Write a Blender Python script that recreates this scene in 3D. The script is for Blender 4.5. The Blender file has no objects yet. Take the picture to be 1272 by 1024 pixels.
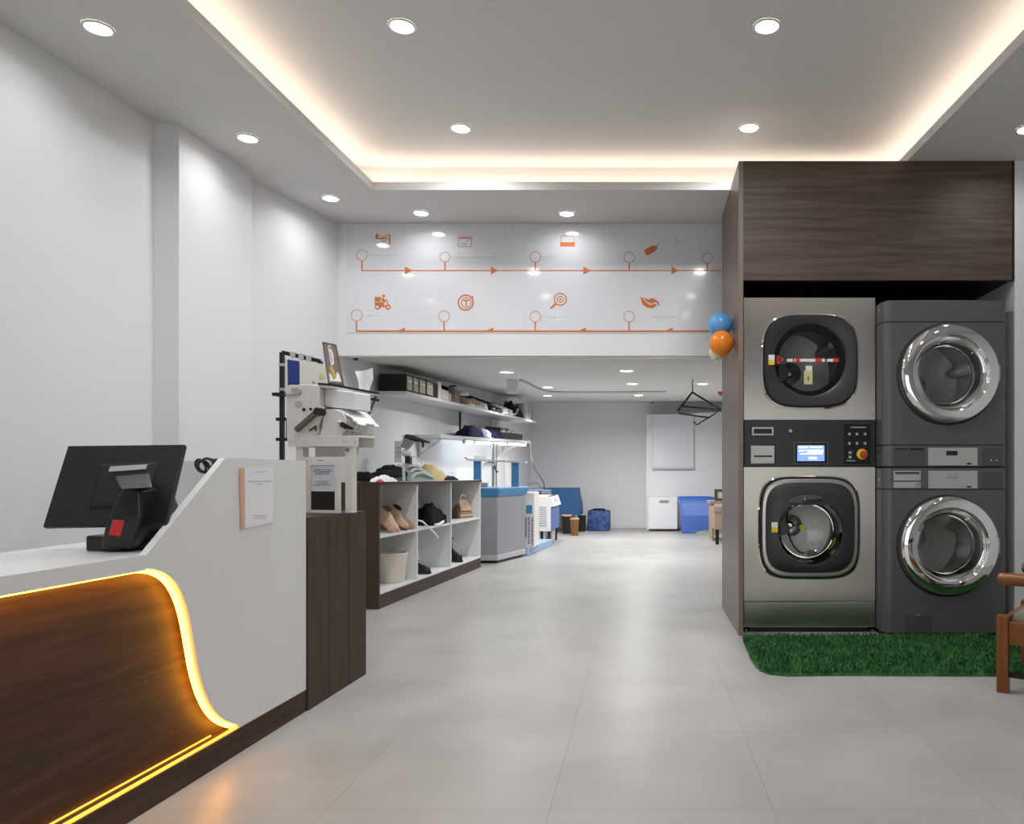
import bpy, bmesh, math, random
from mathutils import Vector, Matrix
random.seed(7)
S = bpy.context.scene
COL = S.collection
PI = math.pi
F, PX, PY, H = 960.0, 800.0, 590.0, 1.05      # focal length in pixels, principal point, eye height

def at(px, py, Y):
    return Vector(((px-PX)*Y/F, Y, H-(py-PY)*Y/F))
def fl(px, py):
    return at(px, py, F*H/(py-PY))

# ------------------------------------------------------------------ materials
def _nodes(name):
    m = bpy.data.materials.new(name); m.use_nodes = True
    nt = m.node_tree; b = nt.nodes['Principled BSDF']
    return m, nt, b
def mat(name, col, rough=0.5, metal=0.0, var=0.06, scale=9.0, bump=0.0, coat=0.0, spec=None, stretch=None):
    m, nt, b = _nodes(name)
    tc = nt.nodes.new('ShaderNodeTexCoord'); no = nt.nodes.new('ShaderNodeTexNoise')
    mp = nt.nodes.new('ShaderNodeMapping')
    if stretch: mp.inputs['Scale'].default_value = stretch
    nt.links.new(tc.outputs['Object'], mp.inputs['Vector']); nt.links.new(mp.outputs['Vector'], no.inputs['Vector'])
    no.inputs['Scale'].default_value = scale; no.inputs['Detail'].default_value = 3
    mx = nt.nodes.new('ShaderNodeMix'); mx.data_type = 'RGBA'
    c = Vector(col)
    mx.inputs['A'].default_value = (*(c*(1-var)), 1); mx.inputs['B'].default_value = (*[min(1, v*(1+var)) for v in c], 1)
    nt.links.new(no.outputs['Fac'], mx.inputs['Factor']); nt.links.new(mx.outputs['Result'], b.inputs['Base Color'])
    b.inputs['Roughness'].default_value = rough; b.inputs['Metallic'].default_value = metal
    if coat: b.inputs['Coat Weight'].default_value = coat; b.inputs['Coat Roughness'].default_value = 0.06
    if spec is not None: b.inputs['Specular IOR Level'].default_value = spec
    if bump:
        bp = nt.nodes.new('ShaderNodeBump'); bp.inputs['Strength'].default_value = bump; bp.inputs['Distance'].default_value = 0.01
        nt.links.new(no.outputs['Fac'], bp.inputs['Height']); nt.links.new(bp.outputs['Normal'], b.inputs['Normal'])
    return m
def wood(name, dark, light, axis, rough=0.42, freq=1.0):
    m, nt, b = _nodes(name)
    tc = nt.nodes.new('ShaderNodeTexCoord'); mp = nt.nodes.new('ShaderNodeMapping')
    sc = [22*freq, 22*freq, 22*freq]; sc[axis] = 1.1
    mp.inputs['Scale'].default_value = sc
    no = nt.nodes.new('ShaderNodeTexNoise'); no.inputs['Scale'].default_value = 1.6; no.inputs['Detail'].default_value = 6
    no.inputs['Distortion'].default_value = 0.6
    rp = nt.nodes.new('ShaderNodeValToRGB'); rp.color_ramp.elements[0].position = .30; rp.color_ramp.elements[1].position = .72
    rp.color_ramp.elements[0].color = (*dark, 1); rp.color_ramp.elements[1].color = (*light, 1)
    nt.links.new(tc.outputs['Object'], mp.inputs['Vector']); nt.links.new(mp.outputs['Vector'], no.inputs['Vector'])
    nt.links.new(no.outputs['Fac'], rp.inputs['Fac']); nt.links.new(rp.outputs['Color'], b.inputs['Base Color'])
    bp = nt.nodes.new('ShaderNodeBump'); bp.inputs['Strength'].default_value = .12; bp.inputs['Distance'].default_value = .004
    nt.links.new(no.outputs['Fac'], bp.inputs['Height']); nt.links.new(bp.outputs['Normal'], b.inputs['Normal'])
    b.inputs['Roughness'].default_value = rough
    return m
def emit(name, col, strength):
    m, nt, b = _nodes(name)
    b.inputs['Base Color'].default_value = (*col, 1)
    b.inputs['Emission Color'].default_value = (*col, 1); b.inputs['Emission Strength'].default_value = strength
    return m
def pane(name, tint, refl=0.5, rough=0.02):
    m = bpy.data.materials.new(name); m.use_nodes = True; nt = m.node_tree; nt.nodes.clear()
    o = nt.nodes.new('ShaderNodeOutputMaterial'); mx = nt.nodes.new('ShaderNodeMixShader')
    t = nt.nodes.new('ShaderNodeBsdfTransparent'); g = nt.nodes.new('ShaderNodeBsdfGlossy'); lw = nt.nodes.new('ShaderNodeFresnel')
    t.inputs['Color'].default_value = (*tint, 1); g.inputs['Roughness'].default_value = rough; g.inputs['Color'].default_value = (refl,)*3+(1,)
    lw.inputs['IOR'].default_value = 1.55
    nt.links.new(lw.outputs['Fac'], mx.inputs['Fac']); nt.links.new(t.outputs[0], mx.inputs[1]); nt.links.new(g.outputs[0], mx.inputs[2])
    nt.links.new(mx.outputs[0], o.inputs['Surface'])
    return m

M = {}
M['wall'] = mat('wall_paint', (.76, .765, .775), .55, var=.015, scale=2.0)
M['ceil'] = mat('ceiling_paint', (.70, .69, .68), .7, var=.012, scale=2.0)
M['white_lam'] = mat('white_laminate', (.74, .74, .74), .36, var=.012)
M['white_board'] = mat('glossy_white_board', (.73, .735, .78), .07, var=.01)
M['white_metal'] = mat('white_enamel', (.74, .72, .69), .4, var=.03)
M['cream'] = mat('cream_plastic', (.72, .67, .58), .45)
M['black'] = mat('black_plastic', (.006, .006, .0065), .45)
M['black_gloss'] = mat('black_glossy_plastic', (.016, .016, .018), .18)
M['black_matte'] = mat('black_fabric', (.008, .008, .0095), .85, bump=.3, scale=60, spec=.12)
M['charcoal'] = mat('charcoal_plastic', (.028, .029, .031), .36)
M['rubber'] = mat('black_rubber', (.01, .01, .01), .6)
M['steel'] = mat('brushed_steel', (.60, .575, .55), .30, 1.0, var=.07, scale=3.0, stretch=(.6, .6, 160), bump=.02)
_n = M['steel'].node_tree; _b = _n.nodes['Principled BSDF']; _t = _n.nodes.new('ShaderNodeTangent'); _t.direction_type = 'RADIAL'; _t.axis = 'Z'
_b.inputs['Anisotropic'].default_value = .9; _b.inputs['Anisotropic Rotation'].default_value = 0.0; _n.links.new(_t.outputs['Tangent'], _b.inputs['Tangent'])
M['drum'] = mat('drum_steel', (.62, .61, .60), .36, 1.0, var=.2, scale=40)
M['chrome'] = mat('chrome', (.86, .86, .87), .04, 1.0, var=.01)
M['silver'] = mat('silver_plastic', (.52, .52, .52), .32, .35)
M['satin'] = mat('satin_frame', (.50, .49, .47), .3, .9)
M['grey_paint'] = mat('graphite_enamel', (.118, .120, .121), .36, .25, var=.03)
M['grey_dark'] = mat('graphite_trim', (.085, .087, .088), .4, .2)
M['grey_light'] = mat('light_grey_enamel', (.45, .46, .47), .45)
M['grey_mid'] = mat('mid_grey_enamel', (.27, .28, .30), .42)
M['glass'] = pane('door_glass', (.78, .79, .79), .9)
M['glass_smoke'] = pane('smoked_door_glass', (.75, .75, .75), .9)
M['win_glass'] = pane('window_glass', (.93, .95, .95), .9)
M['red'] = mat('red_plastic', (.62, .03, .035), .4)
M['yellow'] = mat('yellow_plastic', (.80, .60, .03), .4)
M['orange'] = mat('orange_vinyl', (.60, .165, .03), .5)
M['orange_b'] = mat('orange_balloon', (.86, .25, .015), .28)
M['blue_b'] = mat('blue_balloon', (.12, .36, .72), .28)
M['cream_b'] = mat('cream_balloon', (.80, .76, .55), .28)
M['blue'] = mat('blue_enamel', (.045, .21, .42), .42)
M['blue_cloth'] = mat('blue_tarpaulin', (.004, .060, .17), .55, bump=.25, scale=14)
M['blue_purple'] = mat('slate_blue_enamel', (.11, .16, .38), .45)
M['blue_light'] = mat('pale_blue_enamel', (.30, .42, .64), .45)
M['navy'] = mat('navy_cloth', (.009, .013, .050), .8, bump=.3, scale=40, spec=.15)
M['lilac'] = mat('lilac_cloth', (.50, .50, .66), .8, bump=.3, scale=40)
M['paper'] = mat('white_paper', (.82, .82, .84), .7, var=.01)
M['ink'] = mat('grey_ink', (.30, .31, .36), .7)
M['ink_faint'] = mat('faint_grey_print', (.56, .56, .59), .4)
M['ink_blue'] = mat('blue_ink', (.16, .18, .30), .7)
M['tan'] = mat('tan_leather', (.56, .38, .26), .5, var=.12)
M['pink_tan'] = mat('pinkish_leather', (.58, .33, .24), .5, var=.12)
M['brown'] = mat('brown_leather', (.11, .055, .03), .5, var=.2)
M['bronze'] = mat('bronze_leather', (.36, .25, .15), .35, .35, var=.15)
M['wire'] = mat('black_wire', (.01, .01, .01), .35)
M['green_cloth'] = mat('grey_green_cloth', (.26, .31, .28), .85, bump=.4, scale=30)
M['yellow_cloth'] = mat('yellow_cloth', (.46, .37, .17), .85, bump=.4, scale=30, var=.2)
M['dark_green'] = mat('dark_teal_cloth', (.03, .07, .07), .85, bump=.4, scale=30)
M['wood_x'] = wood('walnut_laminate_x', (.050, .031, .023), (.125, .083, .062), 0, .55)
M['wood_z'] = wood('walnut_sheen_z', (.11, .080, .064), (.20, .155, .127), 2, .38)  # paler and greyer: glancing reflection on the side panel put into its colour
M['wood_y'] = wood('walnut_laminate_y', (.026, .011, .006), (.075, .034, .017), 1, .68)
M['wood_ped'] = wood('walnut_pedestal', (.032, .0150, .0095), (.070, .035, .023), 2, .6)
M['wood_edge'] = mat('walnut_edging', (.20, .16, .13), .5)
M['wood_cub'] = mat('brown_melamine', (.050, .031, .022), .5, var=.08, spec=.3)
M['teak'] = wood('orange_teak', (.12, .036, .007), (.28, .092, .018), 2, .28, .7)
M['teak_x'] = wood('orange_teak_x', (.12, .036, .007), (.28, .092, .018), 0, .28, .7)
M['desk_wood'] = wood('pale_oak', (.28, .20, .13), (.42, .31, .22), 0, .5)
M['cushion'] = mat('grey_cushion', (.22, .21, .19), .9, bump=.3, scale=50)
M['olive'] = mat('olive_cloth', (.22, .26, .17), .9)
M['brown_pail'] = mat('brown_pail', (.17, .075, .02), .4, var=.3)
M['lamp'] = emit('lamp_diffuser', (1.0, .98, .95), 14.0)
M['tube'] = emit('tube_light', (.93, .98, 1.0), 9.0)
M['cove'] = emit('cove_led', (1.0, .84, .69), 7.0)
M['led'] = emit('amber_led', (1.0, .42, .032), 15.0)
M['screen'] = emit('screen_blue', (.16, .27, .72), 1.1)
M['screen_hi'] = emit('screen_white', (.75, .84, 1.0), 1.5)

M['led_low'] = emit('amber_led_dim', (1.0, .42, .05), 1.5)
M['peach'] = mat('peach_strip', (.72, .40, .26), .5)
M['black_sat'] = mat('black_satin_plastic', (.012, .012, .013), .3)
M['satin_dark'] = mat('dark_bare_metal', (.17, .14, .12), .4, .6)
M['satin_warm'] = mat('warm_bare_metal', (.45, .41, .37), .4, .6)
M['sheet'] = mat('blue_white_paper', (.66, .68, .74), .7)
M['royal'] = mat('royal_blue_print', (.02, .045, .22), .4)
M['cream_paper'] = mat('cream_paper', (.74, .74, .68), .6)
M['lime'] = mat('lime_sticker', (.55, .62, .20), .5)
M['frame_brown'] = mat('thin_brown_frame', (.10, .07, .05), .4)
M['taupe'] = mat('taupe_print', (.20, .15, .13), .5)
M['ochre'] = mat('ochre_print', (.50, .37, .08), .5)
M['yellow_tag'] = mat('straw_tag', (.62, .58, .30), .5)

M['black_brown'] = mat('black_brown_card', (.017, .012, .010), .5, spec=.3)
M['window_beige'] = mat('beige_window', (.50, .45, .38), .25, var=.25, scale=14)
M['paper_grey'] = mat('pale_grey_cloth', (.52, .53, .51), .8)
M['green_pale'] = mat('pale_green_edge', (.42, .52, .48), .3)
M['shelf_grey'] = mat('grey_shelf_board', (.55, .56, .56), .4)
M['hose'] = mat('grey_hose', (.16, .16, .16), .5)
M['bin_rim'] = mat('blue_bin_rim', (.03, .13, .55), .35)

# floor tiles
def floor_mat():
    m, nt, b = _nodes('floor_tiles')
    tc = nt.nodes.new('ShaderNodeTexCoord'); mp = nt.nodes.new('ShaderNodeMapping')
    mp.inputs['Location'].default_value = (.395+7.0, -3.02+7.25, 0)
    br = nt.nodes.new('ShaderNodeTexBrick'); br.offset = 0; br.squash = 1
    br.inputs['Scale'].default_value = 1; br.inputs['Brick Width'].default_value = .70; br.inputs['Row Height'].default_value = .725
    br.inputs['Mortar Size'].default_value = .0017; br.inputs['Mortar Smooth'].default_value = .2
    br.inputs['Color1'].default_value = (.385, .376, .362, 1); br.inputs['Color2'].default_value = (.405, .396, .382, 1)
    br.inputs['Mortar'].default_value = (.29, .28, .265, 1)
    no = nt.nodes.new('ShaderNodeTexNoise'); no.inputs['Scale'].default_value = 2.3; no.inputs['Detail'].default_value = 5
    mx = nt.nodes.new('ShaderNodeMix'); mx.data_type = 'RGBA'; mx.blend_type = 'MULTIPLY'; mx.inputs['Factor'].default_value = 1
    rp = nt.nodes.new('ShaderNodeValToRGB')
    rp.color_ramp.elements[0].position = .3; rp.color_ramp.elements[0].color = (.86, .85, .84, 1)
    rp.color_ramp.elements[1].position = .7; rp.color_ramp.elements[1].color = (1.06, 1.05, 1.04, 1)
    nt.links.new(tc.outputs['Object'], mp.inputs['Vector']); nt.links.new(mp.outputs['Vector'], br.inputs['Vector'])
    nt.links.new(tc.outputs['Object'], no.inputs['Vector']); nt.links.new(no.outputs['Fac'], rp.inputs['Fac'])
    nt.links.new(br.outputs['Color'], mx.inputs['A']); nt.links.new(rp.outputs['Color'], mx.inputs['B'])
    nt.links.new(mx.outputs['Result'], b.inputs['Base Color'])
    b.inputs['Roughness'].default_value = .36; b.inputs['Specular IOR Level'].default_value = .45
    return m
M['floor'] = floor_mat()
def grass_mat():
    m, nt, b = _nodes('grass_blades')
    tc = nt.nodes.new('ShaderNodeTexCoord'); no = nt.nodes.new('ShaderNodeTexNoise'); no.inputs['Scale'].default_value = 16; no.inputs['Detail'].default_value = 4
    rp = nt.nodes.new('ShaderNodeValToRGB')
    rp.color_ramp.elements[0].position = .32; rp.color_ramp.elements[0].color = (.012, .075, .018, 1)
    rp.color_ramp.elements[1].position = .70; rp.color_ramp.elements[1].color = (.060, .24, .055, 1)
    nt.links.new(tc.outputs['Object'], no.inputs['Vector']); nt.links.new(no.outputs['Fac'], rp.inputs['Fac']); nt.links.new(rp.outputs['Color'], b.inputs['Base Color'])
    b.inputs['Roughness'].default_value = .55
    return m
M['grass'] = grass_mat()
def bin_mat():
    m, nt, b = _nodes('translucent_blue_plastic')
    b.inputs['Base Color'].default_value = (.13, .24, .70, 1); b.inputs['Roughness'].default_value = .3; b.inputs['Alpha'].default_value = .60
    return m
M['bin'] = bin_mat()
M['bin_full'] = mat('blue_laundry', (.02, .10, .42), .7, var=.15)
def checker_bag():
    m, nt, b = _nodes('woven_blue_bag')
    tc = nt.nodes.new('ShaderNodeTexCoord'); ch = nt.nodes.new('ShaderNodeTexNoise'); ch.inputs['Scale'].default_value = 13; ch.inputs['Detail'].default_value = 3
    rp = nt.nodes.new('ShaderNodeValToRGB'); rp.color_ramp.elements[0].color = (.012, .03, .12, 1); rp.color_ramp.elements[0].position = .42; rp.color_ramp.elements[1].position = .6; rp.color_ramp.elements[1].color = (.04, .09, .27, 1)
    nt.links.new(tc.outputs['Object'], ch.inputs['Vector']); nt.links.new(ch.outputs['Fac'], rp.inputs['Fac']); nt.links.new(rp.outputs['Color'], b.inputs['Base Color'])
    b.inputs['Roughness'].default_value = .6
    return m
M['bag'] = checker_bag()

# ------------------------------------------------------------------ mesh builder
class MB:
    def __init__(s): s.bm = bmesh.new()
    def face(s, pts):
        vs = [s.bm.verts.new(p) for p in pts]; s.bm.faces.new(vs); return vs
    def hexa(s, b, t):                                # two loops of equal length
        n = len(b); lo = [s.bm.verts.new(p) for p in b]; hi = [s.bm.verts.new(p) for p in t]
        s.bm.faces.new(lo[::-1]); s.bm.faces.new(hi)
        for i in range(n): s.bm.faces.new((lo[i], lo[(i+1) % n], hi[(i+1) % n], hi[i]))
        return s
    def box(s, x0, x1, y0, y1, z0, z1):
        return s.hexa([(x0,y0,z0),(x1,y0,z0),(x1,y1,z0),(x0,y1,z0)], [(x0,y0,z1),(x1,y0,z1),(x1,y1,z1),(x0,y1,z1)])
    def ext(s, pts, vec):
        v = Vector(vec); p = [Vector(q) for q in pts]
        return s.hexa(p, [q+v for q in p])
    def loft(s, rings, cap0=True, cap1=True, closed=True):
        rows = [[s.bm.verts.new(p) for p in r] for r in rings]; n = len(rows[0])
        for a, b in zip(rows, rows[1:]):
            for i in range(n if closed else n-1):
                s.bm.faces.new((a[i], a[(i+1) % n], b[(i+1) % n], b[i]))
        if cap0 and closed: s.bm.faces.new(rows[0][::-1])
        if cap1 and closed: s.bm.faces.new(rows[-1])
        return s
    def lathe(s, prof, c, axis='z', seg=40, cap0=True, cap1=True):
        c = Vector(c); rings = []
        for r, h in prof:
            ring = []
            for k in range(seg):
                a = 2*PI*k/seg; u, v = r*math.cos(a), r*math.sin(a)
                ring.append(c + (Vector((u, v, h)) if axis == 'z' else Vector((u, h, v)) if axis == 'y' else Vector((h, u, v))))
            rings.append(ring)
        return s.loft(rings, cap0, cap1)
    def cyl(s, c, r, h, axis='z', seg=32, r2=None):
        return s.lathe([(r, 0), (r if r2 is None else r2, h)], c, axis, seg)
    def tube(s, pts, r, seg=8, closed=False):
        P = [Vector(p) for p in pts]; rings = []; n = len(P); up = None
        for i, p in enumerate(P):
            a = P[(i-1) % n] if (closed or i > 0) else P[i]; b = P[(i+1) % n] if (closed or i < n-1) else P[i]
            t = (b-a).normalized()
            if up is None:
                up = Vector((0,0,1)) if abs(t.z) < .9 else Vector((1,0,0))
            x = t.cross(up).normalized(); y = x.cross(t).normalized(); up = y
            rr = r[i] if isinstance(r, (list, tuple)) else r
            rings.append([p + x*(rr*math.cos(2*PI*k/seg)) + y*(rr*math.sin(2*PI*k/seg)) for k in range(seg)])
        if closed: rings.append(rings[0]); return s.loft(rings, False, False)
        return s.loft(rings)
    def bar(s, a, b, w, h=None):                      # rectangular bar between two points
        h = w if h is None else h
        a, b = Vector(a), Vector(b); t = (b-a).normalized()
        up = Vector((0,0,1)) if abs(t.z) < .9 else Vector((0,1,0))
        x = t.cross(up).normalized()*(w/2); y = x.normalized().cross(t).normalized()*(h/2)
        return s.hexa([a-x-y, a+x-y, a+x+y, a-x+y], [b-x-y, b+x-y, b+x+y, b-x+y])
    def ball(s, c, rx, ry=None, rz=None, seg=24):
        ry = rx if ry is None else ry; rz = rx if rz is None else rz
        r = bmesh.ops.create_uvsphere(s.bm, u_segments=seg, v_segments=seg//2, radius=1)
        for v in r['verts']: v.co = Vector((v.co.x*rx+c[0], v.co.y*ry+c[1], v.co.z*rz+c[2]))
        return s
    def bevel(s, w, seg=2, ang=.5):
        bmesh.ops.remove_doubles(s.bm, verts=s.bm.verts, dist=1e-5)
        es = [e for e in s.bm.edges if len(e.link_faces) == 2 and e.calc_face_angle(0) > ang]
        bmesh.ops.bevel(s.bm, geom=es, offset=w, segments=seg, affect='EDGES', profile=.5, clamp_overlap=True)
        return s
    def noise(s, amp, sub=0):
        if sub: bmesh.ops.subdivide_edges(s.bm, edges=s.bm.edges, cuts=sub, use_grid_fill=True)
        for v in s.bm.verts: v.co += Vector((random.uniform(-1,1), random.uniform(-1,1), random.uniform(-1,1)))*amp
        return s
    def build(s, name, m, parent=None, local=False, smooth=False):
        bmesh.ops.recalc_face_normals(s.bm, faces=s.bm.faces)
        me = bpy.data.meshes.new(name)
        inv = None
        if parent is not None:
            root = ABS.get(parent.name, Matrix())
            if not local: inv = root.inverted()
            if inv is not None: s.bm.transform(inv)
            off = Vector((0,0,0))
        else:
            cs = [v.co for v in s.bm.verts]
            off = Vector(((min(c.x for c in cs)+max(c.x for c in cs))/2, (min(c.y for c in cs)+max(c.y for c in cs))/2, min(c.z for c in cs)))
            s.bm.transform(Matrix.Translation(-off))
        s.bm.to_mesh(me); s.bm.free()
        if smooth:
            for p in me.polygons: p.use_smooth = True
            try: me.set_sharp_from_angle(angle=math.radians(38))
            except Exception: pass
        me.materials.append(m)
        o = bpy.data.objects.new(name, me); COL.objects.link(o); o.location = off
        if parent is not None: o.parent = parent; ABS[o.name] = ABS.get(parent.name, Matrix())
        else: ABS[o.name] = Matrix.Translation(off)
        return o
ABS = {}
def tag(o, label, cat, group=None, kind=None):
    o['label'] = label; o['category'] = cat
    if group: o['group'] = group
    if kind: o['kind'] = kind
    return o
def thing(name, label, cat, loc=(0,0,0), rz=0.0, group=None):
    o = bpy.data.objects.new(name, None); COL.objects.link(o); o.empty_display_size = .1
    o.location = loc; o.rotation_euler = (0, 0, rz)
    ABS[o.name] = Matrix.Translation(loc) @ Matrix.Rotation(rz, 4, 'Z')
    return tag(o, label, cat, group)
def dup(root, loc, rz=None, label=None, group=None):
    r = root.copy(); COL.objects.link(r); r.location = loc
    if rz is not None: r.rotation_euler = (0, 0, rz)
    if label: r['label'] = label
    if group: r['group'] = group
    for ch in list(root.children):
        c = ch.copy(); COL.objects.link(c); c.parent = r
        if c.type == 'LIGHT': continue
        for g in list(ch.children):
            d = g.copy(); COL.objects.link(d); d.parent = c
    return r
def struct(name, b, m, smooth=False):
    o = b.build(name, m, None, smooth=smooth); o['kind'] = 'structure'; return o
def arc(cx, cy, r, a0, a1, n=16):
    return [(cx+r*math.cos(a0+(a1-a0)*i/n), cy+r*math.sin(a0+(a1-a0)*i/n)) for i in range(n+1)]
def smooth_path(P, n=6):
    P = [Vector(p) for p in P]; out = []
    for i in range(len(P)-1):
        p0 = P[max(i-1, 0)]; p1 = P[i]; p2 = P[i+1]; p3 = P[min(i+2, len(P)-1)]
        for k in range(n):
            t = k/n
            out.append(.5*((2*p1)+(p2-p0)*t+(2*p0-5*p1+4*p2-p3)*t*t+(3*p1-p0-3*p2+p3)*t**3))
    out.append(P[-1]); return out
# ------------------------------------------------------------------ camera
cam_d = bpy.data.cameras.new('camera'); cam = bpy.data.objects.new('camera', cam_d); COL.objects.link(cam)
cam.location = (0, 0, H); cam.rotation_euler = (PI/2, 0, 0)
cam_d.sensor_fit = 'HORIZONTAL'; cam_d.sensor_width = 36; cam_d.lens = 36*F/1272
cam_d.shift_x = -(PX-636)/1272; cam_d.shift_y = (PY-512)/1272; cam_d.clip_start = .05
S.camera = cam
S.view_settings.view_transform = 'Standard'; S.view_settings.look = 'None'; S.view_settings.gamma = 1
S.view_settings.exposure = EXPOSURE = 0.36
S.view_settings.use_curve_mapping = False
w = bpy.data.worlds.new('world'); S.world = w; w.use_nodes = True
w.node_tree.nodes['Background'].inputs['Color'].default_value = (1, .97, .93, 1)
w.node_tree.nodes['Background'].inputs['Strength'].default_value = 1.6

# ------------------------------------------------------------------ room shell
ZS, ZL, ZU = 3.10, 3.158, 3.34                   # soffit underside, lip top, tray ceiling
YM, ZM = 6.30, 2.02                              # face and foot of the bulkhead that carries the mural
YB, Y0 = 15.3, -2.2                              # back wall, shop front
def zc(Y): return 1.695+.0516*Y                  # sloping ceiling under the mezzanine
b = MB(); b.box(-3.5, 3.7, Y0-.1, YB+.3, -.1, 0); struct('floor', b, M['floor'])
lw = [(-3.20, Y0), (-2.913, 3.496), (-2.845, 4.49), (-2.72, 4.52), (-2.665, 5.25), (-2.755, 5.27), (-2.496, 6.29), (-2.25, YB)]
b = MB(); b.ext([(x, y, 0) for x, y in lw]+[(-3.6, YB, 0), (-3.6, Y0, 0)], (0, 0, 3.6)); struct('wall_left', b, M['wall'])
b = MB(); b.box(-3.6, 3.7, YB, YB+.2, 0, 3.6); struct('wall_back', b, M['wall'])
b = MB(); b.box(2.50, 3.7, 5.04, YB, 0, 3.6); struct('wall_right', b, M['wall'])
b = MB(); b.box(3.5, 3.7, Y0, 5.04, 0, 3.6); struct('wall_right', b, M['wall'])
b = MB(); b.box(2.417, 2.50, 5.04, 6.30, 0, 3.1); struct('wall_right', b, M['wall'])
b = MB(); b.box(-3.6, 2.5, YM, YM+.14, ZM, 3.6); struct('wall_bulkhead', b, M['wall'])
# front of the shop, behind the viewer: solid piers and a big window
b = MB(); b.box(-3.6, -1.7, Y0-.2, Y0, 0, 3.6); b.box(1.9, 3.7, Y0-.2, Y0, 0, 3.6); b.box(-1.7, 1.9, Y0-.2, Y0, 2.5, 3.6)
struct('wall_front', b, M['wall'])
b = MB()
for x in (-1.68, -.5, .7, 1.88): b.box(x-.03, x+.03, Y0-.12, Y0-.06, 0, 2.5)
for z in (.03, 2.47): b.box(-1.7, 1.9, Y0-.12, Y0-.06, z-.03, z+.03)
wf = struct('window_1', b, M['black'])
b = MB(); b.box(-1.68, 1.88, Y0-.095, Y0-.085, .05, 2.45); o = b.build('window_pane', M['win_glass'], wf)
# partition step at the back
b = MB(); b.hexa([(.046, 14.8, 0), (2.5, 14.8, 0), (2.5, YB, 0), (.046, YB, 0)], [(.046, 14.8, 2.205), (2.5, 14.8, 2.29), (2.5, YB, 2.29), (.046, YB, 2.205)])
struct('wall_recess', b, M['wall'])
b = MB(); b.box(.085, .10, 14.79, 14.80, 0, 2.2); struct('trim_1', b, M['white_metal'])
b = MB(); b.box(-2.25, .046, 15.285, 15.30, 0, .07); struct('baseboard_back', b, M['white_metal'])
# soffit with the tray opening
def xl(Y): return -1.95-.0365*(5.56-Y)
def xr(Y): return 1.69+.0557*(5.56-Y)
YT, YF = 5.56, -1.4
b = MB()
def slab(pts, z0, z1): b.ext([(x, y, z0) for x, y in pts], (0, 0, z1-z0))
slab([(-3.6, Y0), (xl(Y0), Y0), (xl(YT), YT), (-3.6, YT)], ZS, ZL)
slab([(xr(Y0), Y0), (3.7, Y0), (3.7, YT), (xr(YT), YT)], ZS, ZL)
slab([(-3.6, YT), (3.7, YT), (3.7, YM), (-3.6, YM)], ZS, ZL)
slab([(xl(Y0), Y0), (xr(Y0), Y0), (xr(YF), YF), (xl(YF), YF)], ZS, ZL)
struct('ceiling_soffit', b, M['ceil'])
RC = .20
b = MB(); b.box(-3.6, 3.7, Y0, YM, ZU, ZU+.15); struct('ceiling', b, M['ceil'])
b = MB()
slab([(-3.6, Y0), (xl(Y0)-RC, Y0), (xl(YT)-RC, YT+RC), (-3.6, YT+RC)], ZL, ZU)
slab([(xr(Y0)+RC, Y0), (3.7, Y0), (3.7, YT+RC), (xr(YT)+RC, YT+RC)], ZL, ZU)
slab([(-3.6, YT+RC), (3.7, YT+RC), (3.7, YM), (-3.6, YM)], ZL, ZU)
slab([(xl(Y0)-RC, Y0), (xr(Y0)+RC, Y0), (xr(YF)+RC, YF-RC), (xl(YF)-RC, YF-RC)], ZL, ZU)
struct('ceiling_recess', b, M['ceil'])
b = MB(); b.hexa([(-3.6, YM+.14, zc(YM+.14)), (2.6, YM+.14, zc(YM+.14)), (2.6, YB, zc(YB)), (-3.6, YB, zc(YB))],
                 [(-3.6, YM+.14, 3.4), (2.6, YM+.14, 3.4), (2.6, YB, 3.4), (-3.6, YB, 3.4)])
struct('ceiling_mezzanine', b, M['ceil'])
b = MB(); b.box(-2.40, .62, YM+.01, YM+.05, ZM-.014, ZM); struct('trim_2', b, M['satin'])
b = MB(); b.cyl((-2.36, YM+.03, ZM-.03), .02, .03, 'z', 16); tag(b.build('ceiling_bolt', M['black'], None), 'small black bolt under the left end of the bulkhead edge', 'bolt')
# cove strips: they lie on the lip, out of sight from below
def strip(p, q, lab):
    b = MB(); b.bar((*p, ZL+.012), (*q, ZL+.012), .03, .012)
    tag(b.build('led_strip', M['cove'], None), lab, 'led strip')
e = .12
strip((xl(YF)-e, YF), (xl(YT)-e, YT+e), 'warm white strip light hidden in the left edge of the ceiling tray')
strip((xr(YF)+e, YF), (xr(YT)+e, YT+e), 'warm white strip light hidden in the right edge of the ceiling tray')
strip((xl(YT)-e+.05, YT+e), (xr(YT)+e-.05, YT+e), 'warm white strip light hidden in the far edge of the ceiling tray')

# ------------------------------------------------------------------ downlights
P_SOF, P_TRAY, P_MEZ = 1.7, 11.5, 16.0
def downlight(x, y, z, lab, power, r=.056, group=None, slope=0.0, spread=155):
    t = thing('downlight', lab, 'ceiling light', (x, y, z), 0, group)
    t.rotation_euler = (slope, 0, 0)
    b = MB(); b.lathe([(r+.009, -.0005), (r+.009, -.004), (r, -.009), (r-.004, -.006), (r-.004, -.001)], (0,0,0), 'z', 40, False, False)
    b.build('trim_ring', M['white_metal'], t, local=True, smooth=True)
    b = MB(); b.cyl((0,0,-.007), r-.004, .005, 'z', 40); b.build('diffuser', M['lamp'], t, local=True)
    L = bpy.data.lights.new('lamp', 'AREA'); L.shape = 'DISK'; L.size = 2*r-.02; L.energy = power; L.color = (.99, .995, 1)
    L.spread = math.radians(spread)
    lo = bpy.data.objects.new('lamp', L); COL.objects.link(lo); lo.parent = t; lo.location = (0, 0, -.0125)
    return t
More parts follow.
